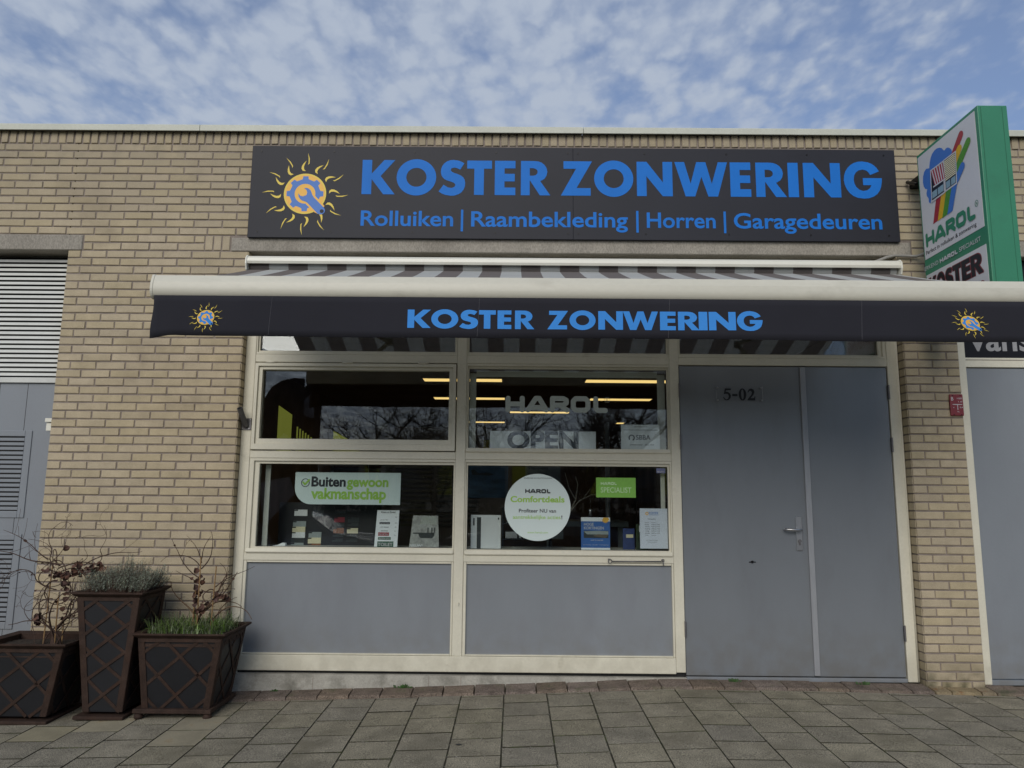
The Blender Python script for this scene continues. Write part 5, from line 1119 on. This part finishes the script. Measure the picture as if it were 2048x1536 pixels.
# ================================================================== PLANTERS
def planter(label, bot, top, zb, zt, bars, feet=False, soil_drop=.05, flange=True):
    (bx0, bx1, by0, by1), (tx0, tx1, ty0, ty1) = bot, top
    P_ = thing('planter', ((bx0 + bx1) / 2, (by0 + by1) / 2, zb), label, 'planter', 'rusty lattice planters against the brick pier')
    hb = zb + .045; ht = zt - .035; ov = .035
    ux0, ux1, uy0, uy1 = tx0 + ov, tx1 - ov, ty0 + ov, ty1 - ov
    c_ = [Vector((bx0, by0, hb)), Vector((bx1, by0, hb)), Vector((bx1, by1, hb)), Vector((bx0, by1, hb)), Vector((ux0, uy0, ht)), Vector((ux1, uy0, ht)), Vector((ux1, uy1, ht)), Vector((ux0, uy1, ht))]
    m_ = MB(); m_.hexa(c_); m_.f.pop(1); m_.m.pop(1); m_.build('panel_body', PBODY, P_)
    # angle-iron corner posts
    for i in range(4):
        a, b = c_[i], c_[i + 4]; n1_, n2_ = (i + 1) % 4, (i + 3) % 4
        for nb in (n1_, n2_):
            da = (c_[nb] - a).normalized() * .036; db = (c_[nb + 4] - b).normalized() * .036
            o1 = (a - c_[{n1_: n2_, n2_: n1_}[nb]]).normalized() * .007
            m_ = MB(); m_.hexa([a + o1 - da * .15, a + da + o1, a + da, a - da * .15, b + o1 - db * .15, b + db + o1, b + db, b - db * .15]); m_.build('corner_post', RUST, P_, bevel=.0015)
    faces = ((0, 1), (1, 2))
    for fi, (i, j) in enumerate(faces):
        a, b, ta, tb = c_[i], c_[j], c_[i + 4], c_[j + 4]
        nn = (b - a).cross(ta - a).normalized()
        q = lambda s_, t_: (ta * (1 - s_) + tb * s_) * (1 - t_) + (a * (1 - s_) + b * s_) * t_
        for k, (s0, t0, s1, t1) in enumerate(bars):
            A_, B_ = q(s0, t0), q(s1, t1); d_ = (B_ - A_).normalized(); w_ = d_.cross(nn).normalized() * .0100
            o0 = nn * (.0005 + .0025 * (k % 2)); o1 = nn * (.004 + .0025 * (k % 2))
            m_ = MB(); m_.hexa([A_ + w_ + o0, A_ - w_ + o0, B_ - w_ + o0, B_ + w_ + o0, A_ + w_ + o1, A_ - w_ + o1, B_ - w_ + o1, B_ + w_ + o1]); m_.build('lattice_bar', RUST, P_)
        m_ = MB(); A_, B_ = q(0, 0), q(1, 0); o1 = nn * .006; dz = Vector((0, 0, .022)); m_.hexa([A_ - dz, B_ - dz, B_ - dz + o1, A_ - dz + o1, A_, B_, B_ + o1, A_ + o1]); m_.build('top_strip', RUST, P_)
    # flared rim
    m_ = MB(); r4 = [(tx0, ty0), (tx1, ty0), (tx1, ty1), (tx0, ty1)]; u4 = [(ux0, uy0), (ux1, uy0), (ux1, uy1), (ux0, uy1)]
    v_ = [(x_, y_, ht - .002) for x_, y_ in u4] + [(x_, y_, zt - .012) for x_, y_ in r4] + [(x_, y_, zt) for x_, y_ in r4]
    i4 = [(ux0 + .005, uy0 + .005), (ux1 - .005, uy0 + .005), (ux1 - .005, uy1 - .005), (ux0 + .005, uy1 - .005)]
    v_ += [(x_, y_, zt - .012) for x_, y_ in i4] + [(x_, y_, zt - .09) for x_, y_ in i4]
    f_ = []
    for i in range(4):
        j = (i + 1) % 4
        for k in range(4): f_.append((k * 4 + i, k * 4 + j, k * 4 + 4 + j, k * 4 + 4 + i))
    m_.add(v_, f_); m_.build('rim', RUST, P_, bevel=.0015)
    m_ = MB(); n_ = 14; zz = zt - soil_drop; r2 = random.Random(5)
    v_ = [(i4[0][0] + (i4[1][0] - i4[0][0]) * i / n_, i4[0][1] + (i4[2][1] - i4[0][1]) * j / n_, zz + r2.uniform(-.008, .010)) for j in range(n_ + 1) for i in range(n_ + 1)]
    m_.add(v_, [(j * (n_ + 1) + i, j * (n_ + 1) + i + 1, (j + 1) * (n_ + 1) + i + 1, (j + 1) * (n_ + 1) + i) for j in range(n_) for i in range(n_)]); m_.build('soil', SOIL, P_, smooth=True)
    m_ = MB(); m_.box(bx0 - .05, bx1 + .03, by0 - .04, by1 + .04, zb + (.03 if feet else .004), hb + (.012 if feet else -.02)); m_.build('base_tray', RUST, P_, bevel=.003)
    if feet:
        for x_ in (bx0 - .02, bx1 + .0):
            for y_ in (by0 - .01, by1 + .01):
                m_ = MB(); m_.tube([(x_, y_, zb - .012), (x_, y_, zb + .004), (x_, y_, zb + .029)], [.020, .030, .022], 12); m_.build('foot', RUST, P_, smooth=True)
    return P_
wide = [(.30, 0, 0, .24), (.30, 0, 1, .72), (.76, 0, 0, .70), (.76, 0, 1, .24), (0, .24, .70, 1), (1, .26, .25, 1), (0, .76, .22, 1), (1, .78, .75, 1)]
tall = [(.2, 0, 1, .31), (.9, 0, 0, .36), (.7, 0, 1, .12), (.37, 0, 0, .14), (0, .17, 1, .52), (1, .18, 0, .55), (0, .41, 1, .75), (1, .44, 0, .75), (0, .67, .95, 1), (1, .69, .05, .97)]
planter('low rusty lattice planter nearest the window with grass and dry vine', (-2.398, -1.972, -.45, -.08), (-2.462, -1.857, -.55, -.05), -.142, .396, wide, feet=True, soil_drop=.025)
planter('tall narrow rusty lattice planter holding grey-green lavender', (-2.775, -2.530, -.46, -.16), (-2.892, -2.422, -.53, -.10), -.155, .648, tall, soil_drop=.02)
planter('low rusty lattice planter at far left with a bare dry vine', (-3.40, -2.985, -.52, -.16), (-3.46, -2.855, -.60, -.12), -.172, .333, wide)

# ================================================================== PLANTS
def grass(cx, cy, cz, w, d, n, seed, mt):
    r_ = random.Random(seed); m_ = MB()
    for _ in range(n):
        x_ = cx + r_.uniform(-w, w); y_ = cy + r_.uniform(-d, d); a = r_.uniform(0, 2 * math.pi)
        # lean outwards near the edge
        ox, oy = (x_ - cx) / w, (y_ - cy) / d
        dirv = Vector((math.cos(a) + ox * .9, math.sin(a) + oy * .5 - .25, 0)).normalized(); Ln = r_.uniform(.06, .15) * (1.5 if r_.random() < .12 else 1); lean = r_.uniform(.35, 1.9)
        side = Vector((-dirv.y, dirv.x, 0)); wd = r_.uniform(.0018, .0042); pts = []; p_ = Vector((x_, y_, cz)); ang = R(90)
        for k in range(6):
            pts.append(p_.copy()); p_ = p_ + (dirv * math.cos(ang) + Vector((0, 0, 1)) * math.sin(ang)) * (Ln / 5); ang -= lean * .38
        vs = []
        for k, q in enumerate(pts): ww = wd * (1 - (k / 5) ** 2 * .95); vs += [q - side * ww, q + side * ww]
        m_.add(vs, [(2 * k, 2 * k + 1, 2 * k + 3, 2 * k + 2) for k in range(5)])
    return m_
m_ = grass(-2.16, -.30, .368, .245, .20, 900, 4, GRASS)
tag(m_.build('grass', GRASS, None, smooth=True), 'fresh green grass tufts spilling over the low planter by the window', None, kind='stuff')
# lavender
LV = thing('lavender_shrub', (-2.66, -.32, .63), 'bushy grey-green lavender shrub in the tall planter', 'shrub')
r_ = random.Random(11); fol = MB(); stm = MB()
for _ in range(1000):
    bx, by = r_.uniform(-1, 1), r_.uniform(-1, 1); bx = .195 * bx; by = .155 * by; lump = .03 * math.sin(bx * 34 + 1) + .02 * math.sin(bx * 71 + by * 40)
    top = Vector((bx * 1.18 + r_.gauss(0, .018), by * 1.15 + r_.gauss(0, .014), (.185 + lump - 1.6 * bx * bx - by * by * 1.8) * r_.uniform(.45, 1.1) + (.028 if r_.random() < .06 else 0)))
    b0 = Vector((-2.655 + bx, -.315 + by, .628)); t0 = Vector((-2.655, -.315, .632)) + top + Vector((.012, 0, 0))
    mid_ = (b0 + t0) / 2 + Vector((r_.gauss(0, .008), r_.gauss(0, .008), 0)); stm.tube([b0, mid_, t0], [.0012, .0009, .0005], 3, caps=False)
    nl = r_.randint(12, 18)
    for k in range(nl):
        t = .25 + .78 * k / nl; c0 = b0 * (1 - t) ** 2 + mid_ * 2 * t * (1 - t) + t0 * t * t
        a = r_.uniform(0, 6.28); up = r_.uniform(.3, 1.3); d_ = Vector((math.cos(a), math.sin(a), up)).normalized() * r_.uniform(.011, .022); w_ = d_.cross(Vector((r_.random(), r_.random(), r_.random()))).normalized() * .0018
        fol.add([c0, c0 + d_ * .5 + w_, c0 + d_, c0 + d_ * .5 - w_], [(0, 1, 2, 3)])
fol.build('foliage', LAV, LV); stm.build('stem', WOODD, LV)
# dry vines
def curl(mb, p, d, length, r0, rs, droop=-.2, curl_=.35, step=.018, seed=None, branches=0, leafs=None, k=5):
    rnd = rs; pts = [Vector(p)]; d = Vector(d).normalized(); n = max(3, int(length / step)); ax = Vector((rnd.gauss(0, .45), rnd.choice((-1, 1)), rnd.gauss(0, .45))).normalized(); ra = [r0]
    for i in range(n):
        if rnd.random() < .16: ax = (ax * .3 + Vector((rnd.gauss(0, .5), rnd.gauss(0, 1.4), rnd.gauss(0, .5)))).normalized()
        d = (Matrix.Rotation(curl_ * rnd.uniform(.1, 1) * step / .018 * .5, 3, ax) @ d + Vector((0, 0, droop * .02))).normalized(); d.y *= .92
        pts.append(pts[-1] + d * step); ra.append(max(.0011, r0 * (1 - .7 * (i + 1) / n)))
        if branches and rnd.random() < branches * step and i > 2:
            bd = (d + Vector((rnd.gauss(0, .8), rnd.gauss(0, .5), rnd.gauss(.1, .7)))).normalized()
            curl(mb, pts[-1], bd, length * rnd.uniform(.2, .5), ra[-1] * .65, rnd, droop, curl_ * 1.3, step, None, branches * .5, leafs, 4)
        if leafs is not None and rnd.random() < .03: leafs.append(pts[-1].copy())
    mb.tube(pts, ra, k, caps=False); return pts
def dead_leaf(mb, c, s, rnd):
    u = Vector((rnd.gauss(0, 1), rnd.gauss(0, 1), rnd.gauss(0, 1))).normalized(); w = u.orthogonal().normalized(); nrm = u.cross(w); vs = []
    for i in range(4):
        for j in range(4):
            a, b = (i - 1.5) / 1.5, (j - 1.5) / 1.5; e = max(abs(a), abs(b))
            vs.append(c + (u * a * (1 - .25 * b * b) + w * b * (1 - .25 * a * a)) * s + nrm * (a * a * .5 - b * b * .35 + rnd.uniform(-.18, .18)) * s)
    mb.add(vs, [(i * 4 + j, i * 4 + j + 1, i * 4 + 5 + j, i * 4 + 4 + j) for i in range(3) for j in range(3)])
def vine(name, label, stakes, stems, clumps, explicit, seed, zb):
    r_ = random.Random(seed); P_ = thing(name, (stakes[0][0], stakes[0][1], zb), label, 'climbing plant', 'bare vines in the planters'); lf = []
    for x_, y_, z1_, dx_ in stakes:
        m_ = MB(); m_.tube([(x_, y_, zb), (x_ + dx_, y_, z1_)], .0042, 6); m_.build('cane', CANE, P_)
    m_ = MB()
    for (x_, y_), (dx_, dy_, dz_), ln, rad, br, cu in stems: curl(m_, (x_, y_, zb), (dx_, dy_, dz_), ln, rad * 1.35, r_, -.1, cu * 3.0, .018, None, br, lf)
    m_.build('woody_stem', WOODD if seed == 21 else WOOD, P_, smooth=True)
    m_ = MB()
    for (x_, y_, z_), (dx_, dy_, dz_), ln, rad, br, cu in explicit: curl(m_, (x_, y_, z_), (dx_, dy_, dz_), ln, rad * 1.4, r_, -.05, cu * 2.6, .016, None, br * 1.7, lf, 4)
    m_.build('twig', WOODD, P_, smooth=True)
    for c_, s_, n in clumps:
        for _ in range(int(n * 1.3)): m_ = MB(); dead_leaf(m_, Vector(c_) + Vector((r_.gauss(0, s_[0]), r_.gauss(0, .02), r_.gauss(0, s_[1]))), r_.uniform(.010, .024), r_); m_.build('withered_leaf', DLEAF, P_)
    for p_ in lf[:26]: m_ = MB(); dead_leaf(m_, p_, r_.uniform(.005, .010), r_); m_.build('withered_leaf', DLEAF, P_)
zb1 = .285
vine('dry_vine', 'tangled dark bare vine with curled brown leaves in the far left planter', [(-3.16, -.33, .80, .012), (-3.065, -.36, .60, -.005), (-3.03, -.34, .45, 0)],
     [((-3.085, -.35), (.0, 0, 1), .50, .0065, 3, .10), ((-3.10, -.34), (.05, 0, 1), .48, .0055, 3, .12), ((-3.07, -.36), (-.04, 0, 1), .46, .006, 3, .10), ((-3.08, -.33), (.02, 0, 1), .44, .005, 3, .12),
      ((-3.03, -.35), (-.12, 0, 1), .42, .005, 3, .12), ((-3.15, -.34), (.03, 0, 1), .5, .004, 3, .12), ((-3.05, -.37), (.5, 0, 1), .40, .0035, 4, .15), ((-3.06, -.36), (-.6, 0, .9), .40, .004, 4, .18)],
     [((-2.90, -.34, .765), (.045, .020), 26), ((-2.97, -.34, .79), (.02, .015), 7), ((-3.085, -.34, .735), (.035, .018), 18), ((-3.21, -.34, .455), (.018, .018), 7), ((-2.93, -.34, .57), (.008, .014), 3), ((-3.18, -.34, .76), (.008, .014), 2), ((-3.06, -.34, .60), (.02, .10), 10)],
     [((-3.09, -.34, .80), (-1.0, 0, .35), .50, .004, 5, .05), ((-3.18, -.34, .84), (-.9, 0, .55), .38, .003, 4, .05), ((-2.93, -.34, .80), (.9, 0, .75), .42, .003, 3, .06), ((-3.05, -.34, .74), (.2, 0, 1), .32, .003, 5, .25),
      ((-3.10, -.34, .72), (-.5, 0, 1), .34, .003, 6, .3), ((-3.1, -.34, .70), (-.9, 0, .2), .55, .0035, 8, .33), ((-3.1, -.34, .64), (-1, 0, .0), .5, .003, 8, .3), ((-3.12, -.34, .58), (-1, 0, .3), .5, .003, 8, .33),
      ((-3.08, -.34, .76), (.8, 0, .4), .34, .003, 6, .3), ((-3.1, -.34, .5), (-1, 0, -.05), .42, .003, 7, .3), ((-3.12, -.34, .42), (-1, 0, .15), .36, .0028, 6, .28), ((-3.05, -.34, .70), (.9, 0, -.35), .26, .003, 5, .2),
      ((-3.04, -.34, .62), (.9, 0, .4), .3, .003, 5, .25), ((-3.12, -.34, .8), (.2, 0, 1), .5, .003, 5, .35), ((-3.13, -.34, .78), (-.3, 0, 1), .45, .003, 6, .32), ((-3.0, -.34, .45), (.6, 0, 1), .3, .0028, 3, .12), ((-3.1, -.34, .78), (.6, .1, .8), .6, .003, 6, .36), ((-3.1, -.34, .74), (-.7, .1, .8), .6, .003, 6, .36)], 21, zb1)
zb2 = .37
vine('dry_vine', 'brown bare vine twisted on canes in the low planter by the window', [(-2.185, -.28, .66, .008), (-2.145, -.30, .86, -.004), (-2.055, -.29, .80, .012)],
     [((-2.18, -.28), (.0, 0, 1), .48, .006, 3, .10), ((-2.165, -.29), (.03, 0, 1), .50, .0055, 3, .12), ((-2.15, -.27), (-.03, 0, 1), .46, .0055, 3, .12), ((-2.17, -.26), (.05, 0, 1), .44, .005, 2, .12), ((-2.055, -.29), (.02, 0, 1), .42, .0045, 3, .14), ((-2.06, -.28), (.0, 0, 1), .30, .004, 3, .16),
      ((-2.13, -.30), (-.4, 0, 1), .22, .0035, 2, .1), ((-2.09, -.30), (-.5, 0, 1), .2, .003, 2, .1)],
     [((-2.125, -.30, .525), (.020, .022), 10), ((-1.965, -.30, .60), (.016, .014), 7), ((-2.165, -.29, .60), (.012, .07), 12), ((-2.145, -.29, .70), (.012, .012), 4), ((-2.03, -.30, .60), (.018, .012), 4)],
     [((-2.16, -.28, .80), (-.55, 0, .9), .26, .0028, 4, .14), ((-2.15, -.28, .78), (.75, 0, .6), .30, .0032, 4, .15), ((-2.16, -.28, .72), (-.9, 0, .45), .34, .003, 4, .08), ((-2.16, -.28, .68), (-.7, 0, .6), .2, .0028, 3, .12), ((-2.15, -.28, .82), (-.2, 0, 1), .2, .0028, 4, .2),
      ((-2.04, -.29, .66), (.7, 0, .8), .30, .0028, 4, .12), ((-2.05, -.29, .62), (.9, 0, .25), .26, .0028, 5, .3), ((-2.05, -.29, .64), (-.6, 0, .5), .22, .003, 2, .5), ((-2.05, -.29, .58), (.9, 0, .3), .22, .003, 3, .3), ((-2.14, -.28, .64), (.8, 0, -.35), .16, .0025, 2, .1),
      ((-2.15, -.29, .84), (.3, 0, 1), .18, .0026, 4, .25), ((-2.05, -.29, .44), (.5, 0, 1), .14, .0022, 3, .2)], 33, zb2)
# weeds in the joint along the wall
for i, (x_, y_, s_, lb) in enumerate(((-.775, .045, .034, 'small weed sprouting against the plinth below the middle post'), (-1.70, .042, .020, 'tiny weed at the plinth near the low planter'), (1.57, .015, .030, 'small weed in the edging below the wide grey door'), (2.49, .01, .028, 'small weed in the edging below the narrow grey door'))):
    m_ = MB(); r_ = random.Random(40 + i)
    for _ in range(26):
        a = r_.uniform(math.pi, 2 * math.pi); l_ = r_.uniform(.4, 1.2) * s_; z0 = gz(x_, 0) + .024; c0 = Vector((x_ + r_.gauss(0, s_ * .6), y_ - .012, z0)); d_ = Vector((math.cos(a) * .8, math.sin(a) * .35, r_.uniform(.4, 1.2))).normalized() * l_; w_ = Vector((-d_.z, 0, d_.x)).normalized() * l_ * .28
        m_.add([c0, c0 + d_ * .55 + w_, c0 + d_, c0 + d_ * .55 - w_], [(0, 1, 2, 3)])
    single(m_, 'weed', WEED, lb, 'weed', 'weeds along the wall base')
m_ = MB(); v, f = fill2d([ell(0, 0, .019, .011, 14)]); X_, Y_ = -.30, -1.09
m_.add([(X_ + a, Y_ + b, gz(X_ + a, Y_ + b) + .004) for a, b in v], f); single(m_, 'gum_spot', INK, 'dark flattened gum spot on a paving tile near the bottom edge', 'stain')

# ================================================================== ACROSS THE STREET (seen mirrored in the glass)
def tree_mesh(seed, h=8.5):
    r_ = random.Random(seed); tr = MB(); cr_ = MB()
    def br(mb, p, d, ln, r0, lev):
        n = 4; pts = [p]; ra = [r0]
        for i in range(n):
            d = (d + Vector((r_.gauss(0, .13), r_.gauss(0, .13), r_.gauss(.03, .08)))).normalized(); pts.append(pts[-1] + d * ln / n); ra.append(r0 * (1 - .55 * (i + 1) / n))
        mb.tube(pts, ra, 6 if lev < 2 else 3, caps=False)
        if lev >= 5: return
        for k in range((7, 5, 4, 4, 3)[lev]):
            t = r_.uniform(.35, 1) if lev else r_.uniform(.3, 1); q = pts[min(n, int(t * n))]
            nd = (d * .7 + Vector((r_.gauss(0, .75), r_.gauss(0, .75), r_.gauss(.25, .4)))).normalized()
            br(cr_, q, nd, ln * r_.uniform(.5, .72), max(.004, r0 * .45), lev + 1)
    br(tr, Vector((0, 0, 0)), Vector((0, 0, 1)), h * .42, .14, 0); return tr, cr_
tms = []
for sd_k in (1, 2, 3):
    a, b = tree_mesh(sd_k); tms.append((mesh_of(a, 'trunk', BARK), mesh_of(b, 'crown', BARK)))
for i, (x_, y_, s_, rz_) in enumerate(((-5.4, -22, 1, 0), (-2.9, -23, 1.05, 2), (-9, -25, 1.1, 1), (-.4, -17, .95, 3), (2.4, -15, 1, 4), (6.2, -16, 1.05, 5), (8.2, -12.9, 1.1, .5), (-14, -21, 1.1, 2.5), (13.5, -18, 1.1, 1.6), (4.3, -24, 1.1, 1.1))):
    T = thing('bare_tree', (x_, y_, -.38), 'leafless tree across the street, mirrored in the shop glass', 'tree', 'bare trees across the street')
    T.scale = (s_, s_, s_); T.rotation_euler = (0, 0, rz_)
    for me, nm in zip(tms[i % 3], ('trunk', 'crown')):
        o = bpy.data.objects.new(nm, me); C.objects.link(o); o.parent = T
P = thing('far_building', (0, -36, -.4), 'long low brown brick building with yellow panels far across the street, seen only in reflections', 'building')
m_ = MB(); m_.box(-30, 30, -44, -36, -.5, 3.6); m_.build('wall', FARB, P)
m_ = MB(); m_.box(-30.2, 30.2, -44.2, -35.8, 3.601, 3.85); m_.build('roof_edge', KERB, P)
for i in range(14):
    x_ = -27 + i * 4.1; m_ = MB(); m_.box(x_, x_ + 1.9, -35.98, -35.9, 1.1, 2.9); w_ = m_.build('window', FARD, P)
    m_ = MB(); m_.box(x_ + 2.3, x_ + 3.1, -35.98, -35.9, 1.4, 3.0); m_.build('yellow_panel', FARY, P)
P = thing('railing_fence', (0, -13, -.36), 'black spiked iron railing across the street, seen only in reflections', 'fence')
m_ = MB(); m_.box(-16, 16, -13.02, -12.98, 1.15, 1.19); m_.box(-16, 16, -13.02, -12.98, -.1, -.06); m_.build('rail', IRON, P)
m_ = MB()
for i in range(213):
    x_ = -16 + i * .15; m_.box(x_ - .009, x_ + .009, -13.009, -12.991, -.36, 1.40)
m_.build('railing_bars', IRON, P, kind='stuff')
m_ = MB(); r_ = random.Random(9)
for i in range(2600):
    x_ = r_.uniform(-18, 18); y_ = -14.2 + r_.gauss(0, .35); z_ = -.36 + 1.5 * r_.random() ** .7; s_ = r_.uniform(.06, .16); u = Vector((r_.gauss(0, 1), r_.gauss(0, 1), r_.gauss(0, 1))).normalized() * s_; w_ = u.orthogonal().normalized() * s_
    c0 = Vector((x_, y_, z_)); m_.add([c0 - u, c0 - w_, c0 + u, c0 + w_], [(0, 1, 2, 3)])
m_.box(-18, 18, -14.5, -13.9, -.4, .9)
tag(m_.build('hedge', HEDGE, None), 'dark clipped hedge behind the railing across the street', None, kind='stuff')
def car(x_, y_, label, paint, dirn=1):
    P_ = thing('parked_car', (x_, y_, -.45), label, 'car', 'cars parked across the street'); z0 = -.45
    pr_ = [(-2.1, .28), (-2.14, .55), (-2.05, .80), (-1.75, .90), (-1.25, .95), (-.75, 1.30), (-.35, 1.43), (.55, 1.45), (1.15, 1.36), (1.75, 1.02), (2.05, .95), (2.13, .6), (2.10, .28)]
    m_ = MB(); n = len(pr_); rings = []
    for yy, sc, zs in ((-.86, .97, .0), (-.80, 1, 0), (.80, 1, 0), (.86, .97, 0)):
        rings.append([(x_ + dirn * a * sc, y_ + yy * (1 if b < .93 else .80), z0 + b) for a, b in pr_])
    v_ = sum(rings, []); f_ = [(k * n + i, k * n + (i + 1) % n, (k + 1) * n + (i + 1) % n, (k + 1) * n + i) for k in range(3) for i in range(n)] + [tuple(range(n)), tuple(3 * n + i for i in range(n - 1, -1, -1))]
    m_.add(v_, f_); m_.build('body', paint, P_, bevel=.03, segs=2)
    for a, b, c_, d_ in ((-1.02, -.62, .12, 0), (.2, .2, 1.0, 1.25)):
        m_ = MB(); yy = y_ + .70 + .004
        q = [(-1.08, .98), (-.66, 1.33), (.10, 1.38), (.10, .98)] if a < 0 else [(.18, .98), (.18, 1.38), (1.02, 1.32), (1.45, 1.0)]
        m_.add([(x_ + dirn * s_, y_ + (.715 if t_ > 1.2 else .80), z0 + t_) for s_, t_ in q], [(0, 1, 2, 3)]); m_.build('side_window', CGLASS, P_)
    for sx_ in (-1.32, 1.32):
        for sy_ in (-.78, .78):
            m_ = MB(); m_.tube([(x_ + dirn * sx_, y_ + sy_ - .1, z0 + .31), (x_ + dirn * sx_, y_ + sy_ + .1, z0 + .31)], .31, 20); w_ = m_.build('wheel', TYRE, P_, bevel=.02)
            m_ = MB(); m_.tube([(x_ + dirn * sx_, y_ + sy_ - .105, z0 + .31), (x_ + dirn * sx_, y_ + sy_ + .105, z0 + .31)], .19, 12); m_.build('rim', STEEL, w_)
    return P_
car(.5, -10.4, 'dark blue car parked across the road, mirrored in the right window', CARP)
car(-4.9, -10.5, 'grey car parked across the road, mirrored in the left window', CARP2, -1)
# feather flags standing left of the photographer, mirrored in the left windows
def feather(y_, path, right, label, prints):
    """pole bent over at the top, cloth hanging from it to the right"""
    x_ = path[0][0]; P_ = thing('feather_flag', (x_, y_, -.34), label, 'banner flag', 'black feather flags beside the shop')
    m_ = MB(); m_.tube([(a, y_, b) for a, b in path], .013, 8); m_.build('pole', IRON, P_, smooth=True)
    pts = [(a + .004, b - .004) for a, b in path if b > .3] + [(right, path[-1][1] - .03), (right, 2.1), (right - .08, .9), (right - .25, .45)]
    v, f = fill2d([pts]); m_ = MB(); m_.flat(v, f, (0, 1, 0, 1), XZ(y_ + .004), 0, (0, 1, 0, 1)); o_ = m_.build('cloth', FLAGK, P_); q = o_.modifiers.new('thickness', 'SOLIDIFY'); q.thickness = .002
    m_ = MB()
    for pr in prints:
        v, f = fill2d([pr]); m_.flat(v, f, (0, 1, 0, 1), XZ(y_ + .008), 0, (0, 1, 0, 1))
    m_.build('banner_print', FLAGW, P_)
    m_ = MB(); m_.box(x_ - .3, x_ + .3, y_ - .03, y_ + .03, -.36, -.32); m_.box(x_ - .03, x_ + .03, y_ - .3, y_ + .3, -.359, -.322); m_.build('cross_base', IRON, P_)
feather(-6.2, [(-4.27, -0.38), (-4.25, 1.17), (-4.22, 1.94), (-4.17, 2.40), (-4.07, 2.77), (-3.93, 3.02), (-3.76, 3.13), (-3.58, 3.17), (-3.41, 3.16)], -3.40, 'black feather flag with pale print, mirrored at the left edge of the left windows',
        [[(-3.82, 2.12), (-3.65, 1.98), (-3.54, 2.15), (-3.70, 2.29)], [(-4.10, 1.87), (-3.93, 2.01), (-3.73, 1.98), (-3.65, 1.84)], [(-4.07, 1.48), (-3.58, 1.59), (-3.48, 1.31), (-3.93, 0.82)]])
feather(-6.44, [(-3.87, -0.38), (-3.86, 1.17), (-3.83, 1.93), (-3.73, 2.39), (-3.62, 2.72), (-3.50, 2.99), (-3.37, 3.19), (-3.22, 3.31)], -3.18, 'taller black feather flag leaning right, mirrored beside the lime panels',
        [[(-3.57, 2.62), (-3.45, 2.88), (-3.32, 2.99), (-3.29, 2.55)]])
